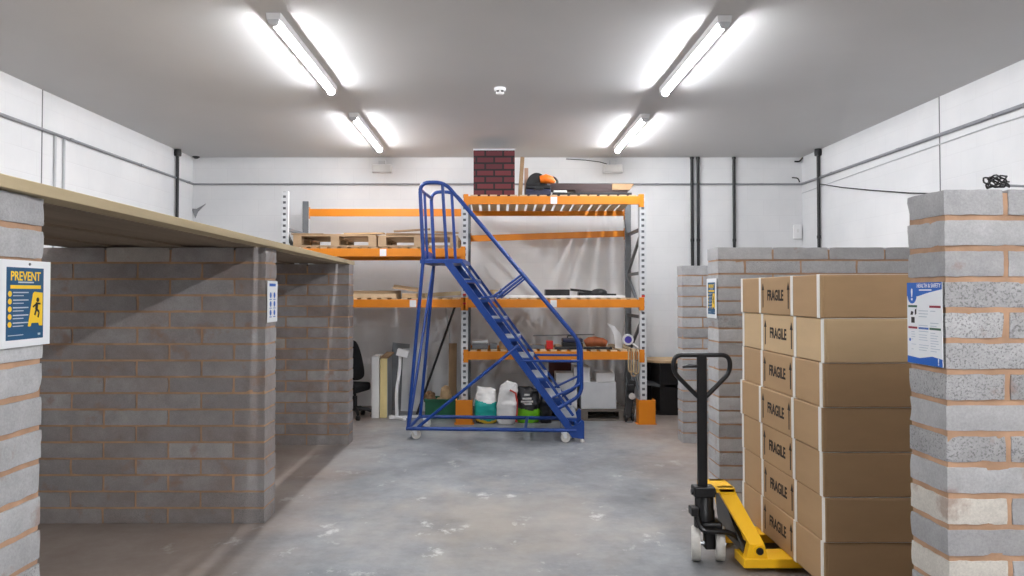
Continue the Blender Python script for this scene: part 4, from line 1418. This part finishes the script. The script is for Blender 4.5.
FT = 0.083
for (ya, yb) in ((4.28, 4.455), (4.71, 4.885)):
    m = MB()
    poly = [(1.42, 0.03), (2.50, 0.03), (2.57, 0.05), (2.57, 0.065), (2.52, FT), (1.42, FT)]
    m.prism(poly, ya, yb)
    fk = tk(m, 'fork', 'yellow', 0.004)
    m = MB().lathe([(0.01, -0.05), (0.026, -0.05), (0.026, 0.05), (0.01, 0.05)], (2.42, (ya + yb) / 2, 0.027), 'Y', 16)
    tk(m, 'load_roller', 'nylon', smooth=True, parent=truck)


# A frame: two cheek legs meeting a head plate, dark plate between hiding the far leg
def leg(y_lo0, y_lo1, y_hi0, y_hi1):
    m = MB()
    lo = [(1.415, 0.03), (1.575, 0.05), (1.545, 0.12), (1.44, 0.15)]
    vs = []
    # bottom quad and top quad (x0,x1) at z
    q0 = [(1.43, y_lo0, FT - 0.02), (1.565, y_lo0, FT - 0.02), (1.565, y_lo1, FT - 0.02), (1.43, y_lo1, FT - 0.02)]
    q1 = [(1.455, y_lo0 + 0.01, 0.16), (1.545, y_lo0 + 0.01, 0.16), (1.545, y_lo1, 0.16), (1.455, y_lo1, 0.16)]
    q2 = [(1.345, y_hi0, 0.395), (1.445, y_hi0, 0.395), (1.445, y_hi1, 0.395), (1.345, y_hi1, 0.395)]
    q3 = [(1.33, y_hi0, 0.437), (1.43, y_hi0, 0.437), (1.43, y_hi1, 0.437), (1.33, y_hi1, 0.437)]
    vs = q0 + q1 + q2 + q3
    fs = [(3, 2, 1, 0), (12, 13, 14, 15)]
    for r_ in range(3):
        for k in range(4):
            k2 = (k + 1) % 4
            fs.append((r_ * 4 + k, r_ * 4 + k2, r_ * 4 + 4 + k2, r_ * 4 + 4 + k))
    m.add(vs, fs)
    return m


tk(leg(4.285, 4.35, 4.47, 4.52), 'frame_leg', 'yellow', 0.005)
m = leg(-4.875, -4.81, -4.69, -4.64)
m.v = [(a, -b_, c) for a, b_, c in m.v]
m.f = [tuple(reversed(f_)) for f_ in m.f]
tk(m, 'frame_leg', 'yellow', 0.005)
tk(MB().box(1.262, 1.435, 4.47, 4.69, 0.405, 0.437), 'head_plate', 'yellow', 0.008)
tk(MB().add([(1.44, 4.35, 0.09), (1.44, 4.83, 0.09), (1.365, 4.66, 0.40), (1.365, 4.52, 0.40), (1.47, 4.35, 0.09), (1.47, 4.83, 0.09), (1.395, 4.66, 0.40), (1.395, 4.52, 0.40)],
            [(3, 2, 1, 0), (4, 5, 6, 7), (0, 1, 5, 4), (1, 2, 6, 5), (2, 3, 7, 6), (3, 0, 4, 7)]), 'shield_plate', 'darkpaint')
tk(MB().lathe([(0.004, -0.012), (0.017, -0.012), (0.022, 0.0), (0.022, 0.03)], (1.512, 4.285, 0.125), 'Y', 18), 'hinge_pin', 'darkpaint', smooth=True)
tk(MB().lathe([(0.016, 0.0), (0.034, -0.004), (0.034, 0.02)], (1.512, 4.286, 0.125), 'Y', 18), 'hinge_collar', 'yellow', smooth=True)
# hydraulic pump and steering block
tk(MB().lathe([(0.06, 0.20), (0.062, 0.30), (0.055, 0.31), (0.055, 0.38), (0.045, 0.395), (0.028, 0.40), (0.028, 0.41)], (1.255, 4.5, 0), seg=22), 'pump', 'darkpaint', smooth=True)
tk(MB().box(1.165, 1.21, 4.44, 4.52, 0.275, 0.325), 'pump_lever', 'darkpaint', 0.006)
tk(MB().box(1.225, 1.345, 4.42, 4.56, 0.185, 0.245), 'steering_block', 'darkpaint', 0.015)
tk(MB().tube(fillet([(1.20, 4.46, 0.27), (1.21, 4.40, 0.205), (1.38, 4.41, 0.195), (1.50, 4.44, 0.10)], 0.05), 0.016, 8), 'lift_link', 'darkpaint', smooth=True)
tk(MB().box(1.255, 1.315, 4.47, 4.53, 0.07, 0.2), 'axle_bracket', 'darkpaint', 0.006)
tk(MB().tube([(1.19, 4.51, 0.1), (1.38, 4.49, 0.1)], 0.014, 8), 'axle', 'steel', smooth=True)
for xw in (1.205, 1.35):
    m = MB().lathe([(0.02, -0.026), (0.05, -0.026), (0.055, -0.018), (0.08, -0.018), (0.086, -0.026), (0.096, -0.026), (0.101, -0.018), (0.101, 0.018), (0.096, 0.026), (0.086, 0.026), (0.08, 0.018), (0.055, 0.018), (0.05, 0.026), (0.02, 0.026)], (0, 0, 0), 'X', 32)
    T = Matrix.Translation((xw, 4.5, 0.101)) @ Matrix.Rotation(R(-14), 4, 'Z')
    m.v = [tuple(T @ Vector(p_)) for p_ in m.v]
    tk(m, 'steer_wheel', 'nylon', smooth=True)['label'] = 'white nylon steering wheel'
# handle: shaft and loop face the camera
hx_, hy_ = 1.232, 4.45
z_lo, z_top = 0.40, at(703, 355, hy_).z
zb = at(703, 396, hy_).z
tk(MB().bar((hx_, hy_, z_lo + 0.04), (hx_, hy_, z_top + 0.005), 0.058, 0.028, up=(0, 1, 0)), 'handle_shaft', 'darkpaint', 0.008)
tk(MB().box(1.175, 1.30, 4.41, 4.50, 0.395, 0.455), 'handle_socket', 'darkpaint', 0.008)
tk(MB().tube([(1.165, 4.45, 0.42), (1.31, 4.45, 0.42)], 0.017, 10), 'handle_pivot', 'darkpaint', smooth=True)
lw = 0.168
path = []
pts = [(0.0, z_top), (lw * 0.98, z_top), (lw * 1.02, z_top - 0.10), (0.028, zb), (0.0, zb - 0.02)]
half = fillet([(x, 0, z) for x, z in pts], 0.085, 8)
loop = [Vector((hx_ + p_.x, hy_, p_.z)) for p_ in half] + [Vector((hx_ - p_.x, hy_, p_.z)) for p_ in reversed(half[:-1])][:-1]
tk(MB().tube(loop, 0.014, 10, closed=True), 'handle_loop', 'darkpaint', smooth=True)
tk(MB().tube([(hx_ - 0.03, hy_ - 0.02, z_top - 0.065), (hx_ - 0.08, hy_ - 0.025, z_top - 0.062), (hx_ - 0.12, hy_ - 0.02, z_top - 0.07)], [0.009, 0.012, 0.006], 8), 'control_lever', 'darkpaint', smooth=True)


# ------------------------------------------------------------------ posters
def poster_base(label, x, y, zc, face, wd, ht, sheetm='paper'):
    rz = math.pi / 2 if face > 0 else -math.pi / 2
    t = thing('safety_sign', label, 'poster', (x, y, zc), rz)  # a printed paper poster on a wall end
    MB().box(-wd / 2, wd / 2, -0.0012, 0.0012, -ht / 2, ht / 2).build('sheet', sheetm, t)
    return t


def rect(m, x0, x1, z0, z1, lv=1, mi=0):
    m.box(x0, x1, -0.0012 - 0.0004 * lv, -0.0010, z0, z1, mi)


def put(m, geo, x, z, lv=3):
    m.add(geo[0], geo[1], 0, Matrix.Translation((x, -0.0012 - 0.0004 * lv, z)))


def round_poly(cx_, cz_, r, n=14):
    return [(cx_ + r * math.cos(2 * math.pi * k / n), cz_ + r * math.sin(2 * math.pi * k / n)) for k in range(n)]


def slip_poster(t, wd, ht, s):
    m = MB()
    rect(m, -wd / 2, wd / 2, -ht / 2, ht / 2, 1)
    m.build('blue_panel', 'posterblue', t)
    m = MB()
    put(m, text_geo('PREVENT', 0.042 * s, 0.0003, 0.92, 0.0008 * s), 0.0, ht * 0.375)
    rect(m, -wd * 0.40, wd * 0.42, ht * 0.205, ht * 0.255, 2)
    for k in range(5):
        m.prism(round_poly(-wd * 0.41, ht * (0.135 - 0.105 * k), 0.0095 * s), -0.0022, -0.0010)
    m.build('yellow_print', 'posteryellow', t)
    m = MB()
    rect(m, -wd * 0.2, wd * 0.22, ht * 0.285, ht * 0.305, 2)
    for k in range(5):
        z = ht * (0.145 - 0.105 * k)
        rect(m, -wd * 0.33, wd * 0.08, z, z + 0.004 * s, 2)
        rect(m, -wd * 0.33, -wd * 0.05, z - 0.010 * s, z - 0.007 * s, 2)
    rect(m, -wd * 0.45, -wd * 0.05, -ht * 0.44, -ht * 0.43, 2)
    rect(m, wd * 0.35, wd * 0.42, -ht * 0.455, -ht * 0.425, 2)
    m.build('small_print', 'paleink', t)
    # wet-floor cone with a slipping figure
    m = MB()
    cone = [(wd * 0.07, -ht * 0.32), (wd * 0.10, -ht * 0.33), (wd * 0.15, -ht * 0.32), (wd * 0.16, -ht * 0.28), (wd * 0.36, -ht * 0.28), (wd * 0.38, -ht * 0.32), (wd * 0.47, -ht * 0.325), (wd * 0.47, ht * 0.15), (wd * 0.24, ht * 0.165), (wd * 0.20, ht * 0.14)]
    m.prism(cone, -0.0026, -0.0010)
    m.build('cone_print', 'posteryellow', t)
    m = MB()
    L = -0.0030

    def st(x0, z0, x1, z1, r):
        d = Vector((x1 - x0, z1 - z0))
        n_ = Vector((-d.y, d.x)).normalized() * r
        m.prism([(x0 - n_.x, z0 - n_.y), (x1 - n_.x, z1 - n_.y), (x1 + n_.x, z1 + n_.y), (x0 + n_.x, z0 + n_.y)][::-1] if False else [(x0 + n_.x, z0 + n_.y), (x0 - n_.x, z0 - n_.y), (x1 - n_.x, z1 - n_.y), (x1 + n_.x, z1 + n_.y)], L, -0.0010)
    cx_, cz_, k_ = wd * 0.31, -ht * 0.06, 0.01 * s
    m.prism(round_poly(cx_ + 0.4 * k_, cz_ + 2.6 * k_, 0.8 * k_), L, -0.001)
    st(cx_, cz_ + 1.7 * k_, cx_ - 0.3 * k_, cz_ - 0.6 * k_, 0.7 * k_)
    st(cx_, cz_ + 1.4 * k_, cx_ - 2.2 * k_, cz_ + 0.2 * k_, 0.32 * k_)
    st(cx_, cz_ + 1.4 * k_, cx_ + 1.9 * k_, cz_ + 1.2 * k_, 0.32 * k_)
    st(cx_ - 0.3 * k_, cz_ - 0.5 * k_, cx_ + 1.2 * k_, cz_ - 1.6 * k_, 0.42 * k_)
    st(cx_ + 1.2 * k_, cz_ - 1.6 * k_, cx_ + 0.6 * k_, cz_ - 3.4 * k_, 0.38 * k_)
    st(cx_ - 0.3 * k_, cz_ - 0.5 * k_, cx_ - 1.2 * k_, cz_ - 2.6 * k_, 0.42 * k_)
    rect(m, wd * 0.28, wd * 0.44, ht * 0.085, ht * 0.115, 3)
    m.build('figure_print', 'posterink', t)


za, zb_ = at(47, 262, 2.6).z, at(47, 344, 2.6).z
pA = poster_base('blue and yellow slip prevention poster on a white sheet under the roof timber', -1.57 + 0.0075, 2.478, (za + zb_) / 2, 1, 0.275, za - zb_)
slip_poster(pA, 0.196, (za - zb_) * 0.83, 1.0)
MB().lathe([(0.004, -0.004), (0.005, -0.0012)], (0.02, 0, (za - zb_) / 2 - 0.012), 'Y', 10).build('nail_head', 'galvdark', pA)

zF1, zF0 = at(713, 278.5, 6.15).z, at(713, 318, 6.15).z
pF = poster_base('small blue and yellow poster in a white border on the wall end behind the boxes', 1.795 - 0.008, 6.15, (zF1 + zF0) / 2, -1, 0.27, zF1 - zF0)
slip_poster(pF, 0.20, (zF1 - zF0) * 0.80, 0.95)

zB1, zB0 = at(274, 281, 5.33).z, at(274, 322, 5.33).z
pB = poster_base('white notice with blue symbols on the wall end between the roofed bays', -1.60 + 0.008, 5.33, (zB1 + zB0) / 2, 1, 0.235, zB1 - zB0)
m = MB()
rect(m, -0.075, 0.075, 0.108, 0.128, 1)
for r_ in range(3):
    for c_ in range(2):
        m.prism(round_poly(-0.045 + 0.09 * c_, 0.045 - 0.062 * r_, 0.021), -0.0018, -0.001)
        rect(m, -0.07 + 0.09 * c_, -0.02 + 0.09 * c_, 0.012 - 0.062 * r_, 0.018 - 0.062 * r_, 1)
m.build('blue_print', 'hsblue', pB)

hE = 0.297
zE = (at(945, 282, 2.68).z + at(945, 367.5, 2.68).z) / 2
hE = at(945, 282, 2.68).z - at(945, 367.5, 2.68).z
pE = poster_base('white health and safety poster with blue header and footer on the near block wall end', 1.612 - 0.0085, 2.785, zE, -1, 0.225, hE)
w2, h2_ = 0.1125, hE / 2
m = MB()
m.prism([(-w2, h2_ - 0.052), (-w2 * 0.35, h2_ - 0.052), (0.02, h2_ - 0.040), (w2, h2_ - 0.026), (w2, h2_), (-w2, h2_)], -0.0016, -0.001)
m.build('header_band', 'hsblue', pE)
m = MB()
m.prism([(-w2, -h2_), (w2, -h2_), (w2, -h2_ + 0.028), (0.05, -h2_ + 0.034), (-0.03, -h2_ + 0.022), (-w2, -h2_ + 0.026)], -0.0016, -0.001)
m.build('footer_band', 'hsblue', pE)
m = MB()
m.prism(round_poly(-0.078, h2_ - 0.05, 0.03, 24), -0.0018, -0.001)
m.build('warning_disc', 'hsblue', pE)
m = MB()
put(m, text_geo('HEALTH & SAFETY', 0.0215, 0.0003, 0.86, 0.0002), 0.032, h2_ - 0.013, 3)
m.build('title_text', 'paper', pE)
m = MB()
rect(m, -0.03, 0.05, h2_ - 0.031, h2_ - 0.026, 2)
m.build('subtitle_text', 'paper', pE)
m = MB()
put(m, text_geo('!', 0.062, 0.0003, 1.1, 0.0012), -0.078, h2_ - 0.048, 3)
m.build('exclamation_mark', 'paper', pE)
m = MB()
put(m, text_geo('!', 0.032, 0.0003, 1.1, 0.0008), 0.09, -h2_ + 0.016, 3)
m.build('exclamation_mark', 'paper', pE)
for nm, mt, xa_, xb_, z_ in (('heading_bar', 'hsgreen', -0.105, -0.045, h2_ - 0.094), ('heading_bar', 'hsred', 0.035, 0.105, h2_ - 0.094), ('heading_bar', 'hsgreen', 0.035, 0.105, -0.022), ('heading_bar', 'hsred', -0.105, -0.045, -0.022)):
    m = MB()
    rect(m, xa_, xb_, z_, z_ + 0.008, 1)
    m.build(nm, mt, pE)
m = MB()
rect(m, -0.036, 0.028, -0.022, -0.015, 1)
m.prism(round_poly(-0.095, -0.065, 0.006), -0.0016, -0.001)
m.build('pale_blue_print', 'hsblue', pE)
m = MB()
rnd = random.Random(4)
for c_, xa_, xb_ in ((0, -0.035, 0.03), (1, 0.04, 0.1)):
    for r_ in range(8):
        z = h2_ - 0.108 - r_ * 0.011
        if rnd.random() < 0.8:
            rect(m, xa_, xb_ - rnd.uniform(0, 0.03), z, z + 0.003, 1)
for c_, xa_, xb_ in ((0, -0.085, -0.045), (1, -0.035, 0.03), (2, 0.04, 0.1)):
    for r_ in range(8):
        z = -0.035 - r_ * 0.0095
        if rnd.random() < 0.75:
            rect(m, xa_, xb_ - rnd.uniform(0, 0.03), z, z + 0.0025, 1)
m.build('small_print', 'paleink', pE)
m = MB()
rect(m, -0.085, -0.062, 0.0, 0.022, 1)
m.prism([(-0.09, 0.03), (-0.075, 0.03), (-0.07, 0.042), (-0.085, 0.045)], -0.0016, -0.001)
m.prism([(-0.06, 0.03), (-0.05, 0.035), (-0.05, 0.055), (-0.06, 0.05)], -0.0016, -0.001)
m.build('black_print', 'posterink', pE)

# cable tangle on top of the near pier
rnd = random.Random(21)
q = at(996, 184, 2.76)
t = thing('cable_tangle', 'tangle of black cable lying on top of the near block wall', 'cable', (q.x, 2.76, 1.985))
for k in range(5):
    pts = []
    a0 = rnd.uniform(0, 6.28)
    rx, ry = rnd.uniform(0.02, 0.036), rnd.uniform(0.015, 0.03)
    for i in range(18):
        a = a0 + 2 * math.pi * i / 18
        pts.append((rx * math.cos(a) + rnd.uniform(-0.003, 0.003) + 0.006 * (k - 2), ry * math.sin(a), 0.006 + 0.02 * (1 + math.sin(a + k * 1.3)) + 0.005 * math.sin(a * 2 + k) ** 2))
    MB().tube(pts, 0.0032, 6, closed=True).build('loop', 'black', t, smooth=True)
for k, e in enumerate(((-0.045, -0.02, 0.035), (0.05, 0.0, 0.028))):
    MB().tube([(0, 0, 0.018), (e[0] * 0.6, e[1], 0.028), e], 0.003, 6).build('loose_end', 'black', t, smooth=True)
tag(MB().tube([(q.x + 0.03, 2.78, 2.003), (q.x + 0.3, 2.82, 1.999), (q.x + 0.9, 2.85, 2.0)], 0.005, 6).build('trailing_cable', 'conduit', smooth=True), 'grey cable trailing along the top of the near block wall', 'cable')
